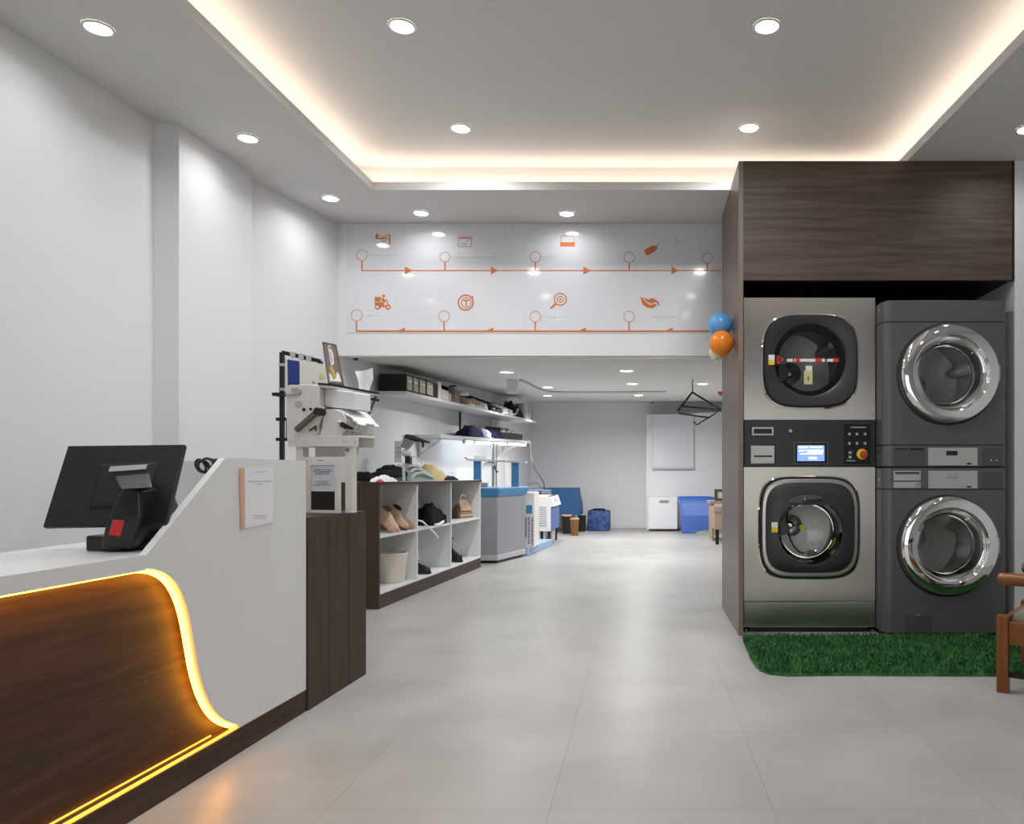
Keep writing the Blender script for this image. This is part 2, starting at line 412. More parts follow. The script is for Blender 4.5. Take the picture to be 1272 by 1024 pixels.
for x, y, lab in [(-2.50, 3.54, 'round downlight in the left soffit, the one nearest the viewer'),
                  (-2.41, 4.70, 'round downlight in the left soffit beside the wall column'),
                  (-2.32, 5.72, 'round downlight in the left soffit near the mural corner'),
                  (-1.743, 6.04, 'round downlight in the soffit above the left end of the mural'),
                  (-.605, 6.055, 'round downlight in the soffit above the middle of the mural'),
                  (2.27, 4.577, 'round downlight in the right soffit in front of the laundry cabinet')]:
    downlight(x, y, ZS, lab, P_SOF*(.6 if y > 6 else 1), spread=155)
for x, y, lab in [(-1.234, 3.94, 'round downlight in the raised tray ceiling, near left'),
                  (.627, 3.94, 'round downlight in the raised tray ceiling, near right'),
                  (-1.21, 5.10, 'round downlight in the raised tray ceiling, far left'),
                  (.693, 5.09, 'round downlight in the raised tray ceiling, far right')]:
    downlight(x, y, ZU, lab, P_TRAY, .060)
for y in (2.75, 1.5, .2):
    for x in (-1.25, .6): downlight(x, y, ZU, 'round downlight in the tray ceiling overhead, above the viewer', P_TRAY*.38, .060, 'downlights overhead')
for x, y in ((-2.58, 2.2), (-2.66, .8), (2.45, 2.9), (2.55, 1.2)):
    downlight(x, y, ZS, 'round downlight in the side soffit overhead, above the viewer', P_SOF*.62, .056, 'soffit downlights overhead')
def on_mez(px, py):
    Y = .645/((PY-py)/F-.0516); p = at(px, py, Y); return p
for px, py, lab in [(629.5, 462, 'round downlight under the mezzanine over the upper wall shelf'),
                    (778.3, 460.2, 'round downlight under the mezzanine, nearest the viewer of the middle row'),
                    (785.8, 476.6, 'round downlight under the mezzanine, second of the middle row'),
                    (793, 490.9, 'round downlight under the mezzanine, deepest of the middle row'),
                    (872.8, 476.6, 'round downlight under the mezzanine beside the hanging wire hangers'),
                    (680.3, 480.8, 'round downlight under the mezzanine left of centre, just before the conduit'),
                    (680.3, 491.3, 'round downlight under the mezzanine left of centre, just past the conduit')]:
    p = on_mez(px, py); downlight(p.x, p.y, p.z, lab, P_MEZ*(.55 if py > 491 else 3.2 if py > 489 else .6 if py < 463 else 1.15), .068, slope=math.atan(.0516), spread=95 if py > 491 else 160)

# ------------------------------------------------------------------ mural
def mu(px, py, d=0.0): return at(px, py, YM-.004)+Vector((0, -d, 0))
mural = thing('process_mural', 'long glossy white wall panel printed with two orange process lines and icons', 'mural', (-.9, YM, ZM+.2))
b = MB(); x0 = at(428, 0, YM).x; zt, zb = at(0, 278, YM).z+.0, at(0, 414, YM).z
b.box(x0+.02, 1.6, YM-.004, YM, zb, ZS-.002); b.build('panel', M['white_board'], mural)
def ring(bld, px, py, r, wd=.9, seg=28):
    for k in range(seg):
        a0, a1 = 2*PI*k/seg, 2*PI*(k+1)/seg
        q = [mu(px+math.cos(a)*rr, py+math.sin(a)*rr, .0015) for a, rr in ((a0, r-wd), (a0, r+wd), (a1, r+wd), (a1, r-wd))]
        bld.ext(q, (0, .0013, 0))
_pd = [0]
def poly(bld, pts):
    _pd[0] = (_pd[0]+1) % 40; d = .0015+_pd[0]*3e-5
    bld.ext([mu(x, y, d) for x, y in pts], (0, d-.0002, 0))
def rect(bld, x0, y0, x1, y1): poly(bld, [(x0, y0), (x1, y0), (x1, y1), (x0, y1)])
def seg_(bld, x0, y0, x1, y1, wd):
    dx, dy = x1-x0, y1-y0; l = math.hypot(dx, dy); nx, ny = -dy/l*wd/2, dx/l*wd/2
    poly(bld, [(x0+nx, y0+ny), (x1+nx, y1+ny), (x1-nx, y1-ny), (x0-nx, y0-ny)])
def disc(bld, px, py, r, ry=None, n=20, rot=0):
    ry = r if ry is None else ry
    poly(bld, [(px+r*math.cos(a)*math.cos(rot)-ry*math.sin(a)*math.sin(rot), py+r*math.cos(a)*math.sin(rot)+ry*math.sin(a)*math.cos(rot)) for a in [2*PI*k/n for k in range(n)]])
def line_part(ylin, x0, x1, rings, wd, arrows, back):
    b = MB(); rect(b, x0, ylin-wd/2, x1, ylin+wd/2)
    for rx, ry, rr in rings: seg_(b, rx, ry+rr, rx, ylin, 1.6)
    for ax in arrows:
        if back: poly(b, [(ax-5, ylin-.5), (ax+4, ylin-4.5), (ax+4, ylin-.5)])
        else: poly(b, [(ax-4, ylin-5), (ax+5, ylin), (ax-4, ylin+5)])
    b.build('process_line', M['orange'], mural)
    for rx, ry, rr in rings:
        b = MB(); ring(b, rx, ry, rr, .55); b.build('step_ring', M['ring'], mural)
M['ring'] = mat('faded_orange_print', (.60, .36, .27), .4)
line_part(336.2, 449, 899, [(449.6, 317.2, 6.7), (552.6, 319.4, 6.2), (665, 319.3, 6.6), (781.7, 320, 6.6), (878.6, 320.7, 6.4)], 1.25, [507, 614, 728.6, 838], False)
line_part(411.6, 442.4, 899, [(443, 392, 6.9), (551.7, 393, 6.7), (665, 393.4, 6.7), (781.4, 393.4, 6.7)], 2.0, [499, 609, 724, 831.6], True)
# icons, each printed as one part
b = MB(); rect(b, 466.5, 291, 470, 297); seg_(b, 469, 296.5, 482, 296.5, 1.4); rect(b, 483.2, 291, 485, 304); seg_(b, 474, 300, 480, 300, 1); seg_(b, 471, 292, 476, 295.5, 1); seg_(b, 476, 295.5, 482, 292, 1.2)
b.build('pickup_icon', M['orange'], mural)
b = MB(); rect(b, 569, 294, 586, 297); seg_(b, 569.5, 294, 569.5, 307, .9); seg_(b, 585.5, 294, 585.5, 307, .9); seg_(b, 569, 306.6, 586, 306.6, .9); seg_(b, 574.5, 302, 577, 304.5, .9); seg_(b, 577, 304.5, 581.5, 299, .9)
b.build('calendar_icon', M['ring'], mural)
b = MB(); rect(b, 696, 301, 714, 306.4); seg_(b, 697, 293, 697, 301, .6); seg_(b, 713, 293, 713, 301, .6); seg_(b, 697, 293, 713, 293, .6)
b.build('box_icon', M['orange'], mural)
b = MB(); poly(b, [(800, 311), (810, 305.5), (814, 305.2), (816.5, 307), (815.5, 310.5), (805, 317.5), (802, 316)]); seg_(b, 814.5, 307, 818.5, 303, .7)
b.build('tag_icon', M['orange'], mural)
b = MB(); ring(b, 469, 381.5, 2.6, .8); ring(b, 482, 381.5, 2.6, .8); rect(b, 465.5, 369, 473, 374.5); poly(b, [(465.5, 375.5), (476, 375.5), (478, 380.5), (471, 381), (465.5, 378.5)])
poly(b, [(473.5, 371), (476.5, 370), (479.5, 374.5), (477.5, 376.5), (475, 374.5)]); disc(b, 476.6, 367.8, 1.9); seg_(b, 480, 371.5, 482.5, 380, 1.1); seg_(b, 471, 381, 481, 380.8, 1.4)
b.build('scooter_icon', M['orange'], mural)
b = MB(); ring(b, 578.5, 376, 9.2, .9, 36); ring(b, 579.2, 376.2, 6, .55, 30); rect(b, 575.4, 372.6, 583, 374); rect(b, 578.5, 373, 580, 381); poly(b, [(585.5, 368.5), (588.5, 368.2), (587.5, 371.2)])
b.build('clock_icon', M['orange'], mural)
b = MB(); ring(b, 696, 372, 7.4, .7, 32); ring(b, 696, 372, 3.6, .5, 20); disc(b, 696, 372, 1.3); seg_(b, 690.8, 377.2, 684, 383.3, 2.4)
b.build('magnifier_icon', M['orange'], mural)
b = MB(); poly(b, [(795.5, 369), (799, 371), (803, 376), (808, 379), (814, 377.5), (816, 379.5), (811, 383), (804, 382.5), (798, 378)])
poly(b, [(800, 369.5), (806, 372.5), (810, 370), (817, 374), (820, 380), (817.5, 379), (815, 375.5), (809, 377.5), (803, 374.5)])
b.build('hands_icon', M['orange'], mural)
b = MB()
for x0_, x1_, y_ in ((459, 494, 317.5), (559, 618, 319.8), (673, 688, 319.6), (455, 471, 392.3), (676, 707, 394), (809, 839, 394), (759, 767, 289), (759, 766, 292)):
    x = x0_
    while x < x1_:
        l = random.uniform(1.6, 5); rect(b, x, y_-.7, min(x1_, x+l), y_+.6); x += l+random.uniform(.8, 2.4)
ring(b, 632.5, 284.5, 4.6, .4); ring(b, 661.5, 282.5, 4.6, .4); ring(b, 840.5, 300.2, 2.6, .8)
b.build('small_print', M['ink_faint'], mural)

# ------------------------------------------------------------------ wood cabinet around the machines
cab = thing('laundry_cabinet', 'tall dark walnut surround built over the two laundry stacks', 'cabinet', (1.5, 5.5, 0))
XC0, XC1, YC0, YC1 = .617, 2.413, 5.04, 6.11
b = MB(); b.box(XC0, XC0+.028, YC0+.003, YC1, 0, ZS-.003); b.build('side_panel', M['wood_z'], cab)
b = MB(); b.box(XC0, XC0+.030, YC0, YC0+.003, 0, ZS-.003); b.build('edge_strip', M['wood_edge'], cab)
b = MB(); b.box(XC0+.030, XC1-.012, YC0, YC0+.03, 2.32, ZS-.003); b.build('fascia', M['wood_x'], cab)
b = MB(); b.box(XC1-.012, XC1, YC0-.004, YC0+.03, 2.315, ZS-.003); b.build('edge_strip', M['black'], cab)
b = MB(); b.box(XC0+.030, XC1, YC0+.03, YC1, 2.325, 2.35); b.build('top_board', M['black'], cab)
b = MB(); b.box(XC0+.030, XC1, YC1-.02, YC1, 0, 2.325); b.build('back_board', M['charcoal'], cab)

# ------------------------------------------------------------------ machines
def sq(cx, cz, a, bb, n, angs):
    out = []
    for t in angs:
        c, s = math.cos(t), math.sin(t)
        r = 1/((abs(c)/a)**n+(abs(s)/bb)**n)**(1/n)
        out.append((cx+r*c, cz+r*s))
    return out
def rect_ang(x0, x1, z0, z1, cx, cz, angs):
    out = []
    for t in angs:
        c, s = math.cos(t), math.sin(t); k = 1e9
        if c > 1e-9: k = min(k, (x1-cx)/c)
        if c < -1e-9: k = min(k, (x0-cx)/c)
        if s > 1e-9: k = min(k, (z1-cz)/s)
        if s < -1e-9: k = min(k, (z0-cz)/s)
        out.append((cx+k*c, cz+k*s))
    return out
N = 72
ANG = [2*PI*k/N for k in range(N)]
def plate(bld, x0, x1, z0, z1, hole, cx, cz, angs, y0, y1):
    o = rect_ang(x0, x1, z0, z1, cx, cz, angs)
    bld.loft([[(x, y1, z) for x, z in o], [(x, y0, z) for x, z in o], [(x, y0, z) for x, z in hole], [(x, y1, z) for x, z in hole]], False, False)
def angs_for(x0, x1, z0, z1, cx, cz):
    return sorted(ANG+[math.atan2(z-cz, x-cx) % (2*PI) for x in (x0, x1) for z in (z0, z1)])
def ringloft(bld, loops):                          # loops: (list of xz, y)
    bld.loft([[(x, y, z) for x, z in l] for l, y in loops], False, False)
def drum(parent, cx, cz, r, yf, depth, baffle_rot):
    b = MB(); b.lathe([(r*1.02, yf), (r*1.08, yf+.05), (r*1.08, yf+depth), (r*.55, yf+depth+.03), (.02, yf+depth+.03)], (cx, 0, cz), 'y', 48, False, False)
    d = b.build('drum', M['drum'], parent, smooth=True)
    for k in range(3):
        a = baffle_rot+k*2*PI/3; b = MB(); u = Vector((math.cos(a), 0, math.sin(a))); v = Vector((-math.sin(a), 0, math.cos(a)))
        c0 = Vector((cx, yf+.06, cz)); rr = r*1.07
        def P(rad, t, y): return c0+u*rad+v*t+Vector((0, y, 0))
        b.hexa([P(rr, -.05, 0), P(rr, .05, 0), P(rr, .05, depth-.08), P(rr, -.05, depth-.08)], [P(rr-.07, -.014, .02), P(rr-.07, .014, .02), P(rr-.07, .014, depth-.1), P(rr-.07, -.014, depth-.1)])
        b.build('baffle', M['drum'], d)
    b = MB(); b.lathe([(r*.30, yf+depth+.01), (r*.16, yf+depth-.01), (.001, yf+depth-.014)], (cx, 0, cz), 'y', 24, True, False)
    b.build('drum_hub', M['chrome'], d, smooth=True)

YS = 5.14; KS = F/YS
def sx(px): return (px-PX)/KS
def sz(py): return H-(py-PY)/KS
stack = thing('stacked_laundry_machine', 'brushed steel stacked washer and dryer with dark square doors', 'laundry machine', (sx(1005), 5.6, 0))
X0, X1 = sx(924), sx(1087)
def steel_body(name, zt, zb_, cx, cz, hole):
    b = MB()
    b.box(X0, X1, YS+.8, YS+.82, zb_, zt); b.box(X0, X0+.012, YS+.002, YS+.8, zb_, zt); b.box(X1-.012, X1, YS+.002, YS+.8, zb_, zt)
    b.box(X0, X1, YS+.002, YS+.8, zt-.012, zt); b.box(X0, X1, YS+.002, YS+.8, zb_, zb_+.012)
    an = angs_for(X0, X1, zb_, zt, cx, cz)
    plate(b, X0, X1, zb_, zt, hole(an), cx, cz, an, YS-.0, YS+.02)
    return b.build(name, M['steel'], stack)
# dryer, on top
cx, cz = sx(1005.8), sz(449.3)
bd = steel_body('dryer_body', sz(370), sz(521.6), cx, cz, lambda an: sq(cx, cz, 60.5/KS, 59.5/KS, 3.6, an))
for px_, py_ in ((926.5, 378), (1083.5, 378), (926.5, 514), (1083.5, 516)):
    b = MB(); b.cyl((sx(px_), YS-.004, sz(py_)), .006, .006, 'y', 12); b.build('screw', M['satin'], bd)
door = None
b = MB()
ringloft(b, [(sq(cx, cz, 60.5/KS, 59.5/KS, 3.6, ANG), YS+.02), (sq(cx, cz, 60.3/KS, 59.3/KS, 3.6, ANG), YS-.006), (sq(cx, cz, 58.6/KS, 57.6/KS, 3.6, ANG), YS-.010), (sq(cx, cz, 58.4/KS, 57.4/KS, 3.6, ANG), YS+.02)])
fr = b.build('door_bezel', M['chrome'], stack, smooth=True)
b = MB(); c2x, c2z, r2 = sx(1005), sz(448), 44.5/KS
ringloft(b, [(sq(cx, cz, 58/KS, 57/KS, 3.6, ANG), YS+.02), (sq(cx, cz, 58/KS, 57/KS, 3.6, ANG), YS-.028), (sq(cx, cz, 56/KS, 55/KS, 3.6, ANG), YS-.040), (sq(c2x, c2z, r2*1.05, r2*1.05, 2, ANG), YS-.036), (sq(c2x, c2z, r2, r2, 2, ANG), YS-.028), (sq(c2x, c2z, r2*.98, r2*.98, 2, ANG), YS+.03)])
door = b.build('dryer_door', M['charcoal'], stack, smooth=True)
b = MB(); b.cyl((c2x, YS-.016, c2z), r2*.985, .006, 'y', 56); b.build('glass', M['glass_smoke'], door)
b = MB(); b.lathe([(r2*.985, YS-.01), (r2*.985, YS+.06), (r2*.86, YS+.07), (r2*.85, YS+.02), (r2*.985, YS-.01)], (c2x, 0, c2z), 'y', 48, False, False); b.build('gasket', M['rubber'], door, smooth=True)
y_ = YS-.0175
for x0_, x1_ in ((977, 984), (986, 987.5), (993, 1012), (1020, 1024), (1026.5, 1034)):
    b = MB(); b.box(sx(x0_), sx(x1_), y_-.002, y_, sz(450), sz(446.5)); b.build('white_tape', M['paper'], door)
for x0_, x1_ in ((984, 986), (987.5, 993), (1012, 1020), (1034, 1041)):
    b = MB(); b.box(sx(x0_), sx(x1_), y_-.002, y_, sz(450.5), sz(445.5)); b.build('red_tape', M['red'], door)
b = MB(); b.box(sx(998), sx(1008.5), y_-.003, y_, sz(478), sz(461)); g = b.build('hanging_tag', M['yellow_tag'], door)
b = MB(); b.box(sx(1000), sx(1008), y_-.003, y_, sz(461), sz(455)); b.build('tag_top', M['paper'], door)
b = MB(); b.box(sx(1002.6), sx(1003.8), y_-.004, y_-.003, sz(474), sz(468)); b.build('tag_mark', M['black'], door)
def latch_sticker(px_, py0, py1, yy, parent):
    b = MB(); b.box(sx(px_), sx(px_+7.5), yy-.003, yy, sz(py1), sz((py0+py1)/2)); b.build('yellow_sticker', M['yellow'], parent)
    b = MB(); b.box(sx(px_), sx(px_+7.5), yy-.003, yy, sz((py0+py1)/2), sz(py0)); b.build('white_sticker', M['paper'], parent)
latch_sticker(953.5, 442, 454.5, YS-.038, door)
b = MB()
for q in ([(963.5, 442.5), (965.2, 445.2), (965.2, 451.0), (963.5, 453.8)], [(963.5, 442.5), (973.5, 448.2), (970.5, 448.2), (965.2, 445.2)], [(965.2, 451), (970.5, 448.2), (973.5, 448.2), (963.5, 453.8)]):
    b.ext([(sx(x), YS-.0405, sz(y)) for x, y in q], (0, .003, 0))
b.build('warning_triangle', M['red'], door)
b = MB(); pts = arc(0, 0, 1, -PI/2, PI/2, 14)
b.ext([(sx(966+13*c*1.0), YS-.036, sz(465+11.5*s)) for c, s in pts], (0, .02, 0)); b.bevel(.003, 1); b.build('latch', M['black_gloss'], door)
drum(stack, c2x, c2z, 50/KS, YS+.10, .55, .6)
# control panel between
zt, zb_ = sz(522), sz(580)
b = MB(); b.box(X0, X1, YS-.006, YS+.7, zb_, zt); b.bevel(.003, 1); cp_ = b.build('control_panel', M['charcoal'], stack)
def cbox(x0_, y0_, x1_, y1_, name, m, parent=None, d=.006, base=.006):
    b = MB(); b.box(sx(x0_), sx(x1_), YS-base-d, YS-base+.001, sz(y1_), sz(y0_)); return b.build(name, m, parent or cp_)
cbox(934, 531, 960.5, 541, 'card_slot', M['silver'], d=.005); b = MB(); b.box(sx(936), sx(958.5), YS-.013, YS-.010, sz(539), sz(533)); b.box(sx(938), sx(956), YS-.014, YS-.012, sz(536.7), sz(535.3)); b.build('slot_mouth', M['black'], cp_)
b = MB(); b.cyl((sx(981.5), YS-.018, sz(535.5)), .013, .012, 'y', 4); b.build('knob', M['silver'], cp_)
cbox(931, 552, 963.5, 577, 'printer_recess', M['black_gloss'], d=.003); cbox(932.5, 554, 961.5, 576, 'printer_door', M['silver'], d=.006)
cbox(936, 566, 959, 568, 'paper_slot', M['black'], d=.008); cbox(946, 571.5, 960, 574.5, 'paper_exit', M['satin'], d=.01)
cbox(985.5, 549, 1028.5, 577, 'screen_frame', M['grey_dark'], d=.004); cbox(987.5, 551, 1026.5, 575.5, 'screen_bezel', M['black_gloss'], d=.006)
sc_ = cbox(990, 553.5, 1023.5, 573, 'screen', M['screen'], d=.008)
b = MB(); random.seed(3)
for x0_, y0_, x1_, y1_ in ((992, 555, 1003, 557), (1005, 555, 1021, 556.5), (992, 559.5, 1000, 561), (1002, 559, 1022, 562.5), (993, 563.5, 1021, 564.5), (1004, 568, 1014, 571), (1008, 559.5, 1016, 561)):
    b.box(sx(x0_), sx(x1_), YS-.0155, YS-.0135, sz(y1_), sz(y0_))
b.build('screen_lines', M['screen_hi'], cp_)
cbox(1048, 527, 1081, 576.5, 'keypad', M['black_gloss'], d=.004)
b = MB()
for x_, y_2, w_ in ((1054.5, 539.5, 3), (1064, 539.5, 3), (1074, 539.5, 3), (1054.5, 551, 3), (1064, 551, 3), (1074, 551, 3), (1055.5, 562.5, 3.6), (1055.5, 568, 3.6)):
    b = MB(); b.box(sx(x_-w_/2), sx(x_+w_/2), YS-.0125, YS-.0095, sz(y_2+1.5), sz(y_2-1.5)); b.build('button', M['silver'], cp_)
for q in ((1056, 1075, 531.8, 530.6), (1051, 1062, 573.2, 572)):
    b = MB(); b.box(sx(q[0]), sx(q[1]), YS-.0125, YS-.0095, sz(q[2]), sz(q[3])); b.build('keypad_line', M['silver'], cp_)
b = MB(); b.lathe([(.036, 0), (.034, -.008), (.028, -.010)], (sx(1070.3), YS-.010, sz(564.5)), 'y', 28, False, True); b.build('emergency_ring', M['yellow'], cp_, smooth=True)
b = MB(); b.lathe([(.017, 0), (.017, -.012), (.024, -.016), (.020, -.024), (.0, -.026)], (sx(1071.2), YS-.016, sz(564.8)), 'y', 28, False, False); b.build('emergency_button', M['red'], cp_, smooth=True)
# washer below
cx, cz = sx(1005), sz(655.5)
bw = steel_body('washer_body', sz(580.5), sz(747), cx, cz, lambda an: sq(cx, cz, 63.5/KS, 64.5/KS, 4.4, an))
b = MB(); b.box(X0, X1, YS+.001, YS+.8, .035, sz(747.8)); b.bevel(.003, 1); kp = b.build('kick_panel', M['steel'], stack)
b = MB(); b.box(X0+.04, X1-.04, YS+.03, YS+.75, 0, .04); b.build('foot_frame', M['black'], stack)
for px_, py_ in ((927, 783), (1083.5, 783)):
    b = MB(); b.cyl((sx(px_), YS-.003, sz(py_)), .006, .006, 'y', 12); b.build('screw', M['satin'], kp)
def L(a, bb, n, y): return (sq(cx, cz, a/KS, bb/KS, n, ANG), y)
b = MB(); ringloft(b, [L(63.5, 64.5, 4.4, YS+.02), L(63.5, 64.5, 4.4, YS-.003), L(62.0, 63.0, 4.4, YS-.006), L(61.5, 62.5, 4.4, YS+.02)]); b.build('door_bezel', M['chrome'], stack, smooth=True)
b = MB(); ringloft(b, [L(62.4, 63.4, 4.4, YS+.018), L(57, 58, 4.4, YS+.018)]); b.build('door_groove', M['rubber'], stack, smooth=True)
b = MB(); ringloft(b, [L(60, 60.6, 4.4, YS+.02), L(60, 60.6, 4.4, YS-.022), L(58.5, 59.2, 4.4, YS-.032), L(55.2, 55.8, 4.4, YS-.034), L(54.6, 55.2, 4.4, YS-.026)])
door = b.build('washer_door', M['satin'], stack, smooth=True)
c2x, c2z, r2 = sx(1006), sz(661), 41/KS
b = MB()
def flat_top(l): return [(x, min(z, sz(627.5))) for x, z in l]
ringloft(b, [L(55, 55.6, 4.2, YS+.0), L(55, 55.6, 4.2, YS-.030), L(53.6, 54.2, 4.2, YS-.036), (flat_top(sq(c2x, c2z, r2*1.03, r2*1.03, 2, ANG)), YS-.040), (flat_top(sq(c2x, c2z, r2, r2, 2, ANG)), YS-.030), (sq(c2x, c2z, r2*.97, r2*.97, 2, ANG), YS+.05)])
b.build('door_panel', M['charcoal'], door, smooth=True)
b = MB(); b.lathe([(r2*.97, YS+.0), (r2*.92, YS+.05), (r2*.8, YS+.12), (r2*.55, YS+.15), (.001, YS+.155)], (c2x, 0, c2z), 'y', 48, False, False); b.build('glass_bowl', M['glass'], door, smooth=True)
b = MB(); b.lathe([(r2*.975, YS+.045), (r2*1.2, YS+.06), (r2*1.2, YS+.11), (r2*1.0, YS+.13)], (c2x, 0, c2z), 'y', 48, False, False); b.build('gasket', M['rubber'], door, smooth=True)
b = MB(); q = [(978, 624), (983, 619), (993, 615.5), (1008, 614.5), (1017, 616), (1021, 620), (1006, 621), (996, 622.5), (994.5, 626)]
b.ext([(sx(x), YS-.044, sz(y)) for x, y in q], (0, .012, 0)); b.bevel(.003, 1); b.build('handle_cap', M['grey_dark'], door)
b = MB(); b.box(sx(996), sx(1019), YS-.043, YS-.036, sz(623.5), sz(619.5)); b.build('handle_gap', M['black'], door)
b = MB(); b.box(sx(996.8), sx(998.6), YS-.047, YS-.043, sz(622), sz(617.5)); b.build('handle_glint', M['chrome'], door)
latch_sticker(957.3, 648.5, 661, YS-.037, door)
b = MB(); b.ext([(sx(966+2+12*c), YS-.044, sz(656+8.5*s)) for c, s in arc(0, 0, 1, -PI/2, PI/2, 12)], (0, .02, 0)); b.bevel(.003, 1); b.build('latch', M['charcoal'], door)
drum(stack, c2x, c2z, 50/KS, YS+.14, .50, 1.1)
b = MB(); b.lathe([(.020, YS+.128), (.020, YS+.122), (.008, YS+.120)], (sx(1001), 0, sz(657)), 'y', 20, False, True); b.build('round_sticker', M['yellow'], door)
b = MB(); R_ = r2*.99; e1 = [Vector((sx(1004)-.004+.105*math.cos(t)*.95-.02*math.sin(t), YS+.20, sz(656)+.19*math.sin(t))) for t in [PI/2+PI*k/20 for k in range(21)]]
b.tube(e1, .007, 6); b.build('drum_rim', M['rubber'], stack, smooth=True)

# graphite stack
YG = 4.99; KG = F/YG
def gx(px): return (px-PX)/KG
def gz(py): return H-(py-PY)/KG
gst = thing('stacked_laundry_machine', 'graphite grey stacked washer and dryer with round chrome doors', 'laundry machine', (gx(1175), 5.4, 0))
G0, G1 = gx(1097), gx(1253); RR = .055; YBK = YG+.78
def gbody(name, zt, zb_, cx=None, cz=None, r=None, holeout=True):
    b = MB()
    path = [(G0+RR, YG)] + [(G0+RR+RR*math.cos(t), YG+RR+RR*math.sin(t)) for t in [-PI/2-PI/2*k/8 for k in range(9)]] + [(G0, YBK), (G1, YBK)] + [(G1-RR+RR*math.cos(t), YG+RR+RR*math.sin(t)) for t in [-PI/2*k/8 for k in range(9)]] + [(G1-RR, YG)]
    if cx is None:
        b.hexa([(x, y, zb_) for x, y in path], [(x, y, zt) for x, y in path])
    else:
        b.loft([[(x, y, zb_) for x, y in path], [(x, y, zt) for x, y in path]], False, False, closed=False)
        for z in (zb_, zt): b.face([(x, y, z) for x, y in path])
        an = angs_for(G0+RR, G1-RR, zb_, zt, cx, cz)
        plate(b, G0+RR, G1-RR, zb_, zt, sq(cx, cz, r, r, 2, an), cx, cz, an, YG, YG+.05)
    bmesh.ops.remove_doubles(b.bm, verts=b.bm.verts, dist=1e-4)
    return b.build(name, M['grey_paint'], gst, smooth=True)
gap = .006
ucx, ucz = gx(1178.5), gz(464.5); lcx, lcz = gx(1178), gz(677.5)
RO = 61/KG; RI = 44/KG
tb = gbody('top_band', gz(374), gz(400)+gap/2)
b = MB(); b.box(G0+.03, G1-.03, YG+.03, YBK-.02, gz(374)-.001, gz(374)+.012); b.bevel(.008, 2); b.build('top_lid', M['grey_dark'], gst)
ub = gbody('dryer_body', gz(400)-gap/2, gz(553)+gap/2, ucx, ucz, RO*.93)
uc = gbody('dryer_control_panel', gz(553)-gap/2, gz(580.5)+gap)
lc = gbody('washer_control_panel', gz(580.5)-gap, gz(608)+gap/2)
lb = gbody('washer_body', gz(608)-gap/2, .03, lcx, lcz, RO*.93)
for x in (G0+.08, G1-.08):
    for y in (YG+.08, YBK-.08):
        b = MB(); b.cyl((x, y, 0), .025, .04, 'z', 12); b.build('foot', M['rubber'], gst)
for pz in (400, 553, 580.5, 608):
    b = MB(); b.box(G0+.03, G1-.03, YG+.02, YBK-.01, gz(pz)-.02, gz(pz)+.02); b.build('seam_liner', M['black'], gst)
def ground_door(name, cx, cz):
    b = MB(); b.lathe([(RO*1.04, YG+.01), (RO*1.04, YG-.004), (RO*1.0, YG-.008)], (cx-.008, 0, cz-.004), 'y', 72, False, False); seat = b.build('door_seat', M['rubber'], gst, smooth=True)
    b = MB(); b.lathe([(RO*1.0, YG-.004), (RO*1.0, YG-.022), (RO*.985, YG-.034), (RO*.95, YG-.043), (RO*.86, YG-.0475), (RO*.775, YG-.049), (RO*.75, YG-.043), (RO*.71, YG-.006), (RO*.70, YG+.02)], (cx, 0, cz), 'y', 80, False, False)
    d = b.build(name, M['chrome'], gst, smooth=True)
    b = MB(); b.lathe([(RO*.725, YG-.014), (RO*.70, YG-.020), (RO*.6, YG-.024), (.001, YG-.027)], (cx, 0, cz), 'y', 64, False, False); b.build('glass', M['glass'], d, smooth=True)
    b = MB(); b.lathe([(RO*.70, YG+.0), (RO*.66, YG+.05), (RO*.6, YG+.10), (RO*.40, YG+.13), (.001, YG+.135)], (cx, 0, cz), 'y', 48, False, False); b.build('glass_bowl', M['glass'], d, smooth=True)
    b = MB(); b.lathe([(RO*.72, YG+.018), (RO*.92, YG+.03), (RO*.92, YG+.09), (RO*.80, YG+.10)], (cx, 0, cz), 'y', 48, False, False); b.build('gasket', M['rubber'], d, smooth=True)
    b = MB(); b.box(cx+RO*.97, cx+RO*1.01, YG-.03, YG-.012, cz-.05, cz+.05); b.build('hinge', M['satin'], d)
    drum(gst, cx, cz, RO*.88, YG+.12, .50, .3)
ground_door('dryer_door', ucx, ucz); ground_door('washer_door', lcx, lcz)
def gb(x0_, y0_, x1_, y1_, name, m, par, d=.004, base=0):
    b = MB(); b.box(gx(x0_), gx(x1_), YG-base-d, YG-base+.002, gz(y1_), gz(y0_)); 
    if d > .004: b.bevel(.002, 1)
    return b.build(name, m, par)
gb(1153, 556.5, 1214, 578.5, 'display_panel', M['silver'], uc); gb(1175, 560.3, 1189.2, 566, 'display', M['black_gloss'], uc, .006)
gb(1200.5, 575.2, 1206.5, 577.2, 'panel_mark', M['black'], uc, .006)
gb(1111, 557.2, 1128, 559, 'panel_mark', M['black'], uc, .002); gb(1130, 557, 1147, 559.5, 'vent_slot', M['black'], uc, .002)
gb(1110, 556, 1149, 578.5, 'service_flap', M['grey_dark'], uc, .0015)
gb(1221, 557, 1245, 578.5, 'keypad', M['grey_dark'], uc, .003); gb(1233-3, 571, 1233-1, 573, 'key', M['silver'], uc, .005); gb(1237, 571, 1239, 573, 'key', M['silver'], uc, .005)
gb(1153, 585, 1214, 607, 'display_panel', M['silver'], lc); gb(1175, 588.8, 1189.2, 594.4, 'display', M['satin'], lc, .006); gb(1177, 590.3, 1187, 593, 'display_face', M['silver'], lc, .008)
gb(1200.5, 604, 1206.5, 606, 'panel_mark', M['black'], lc, .006)
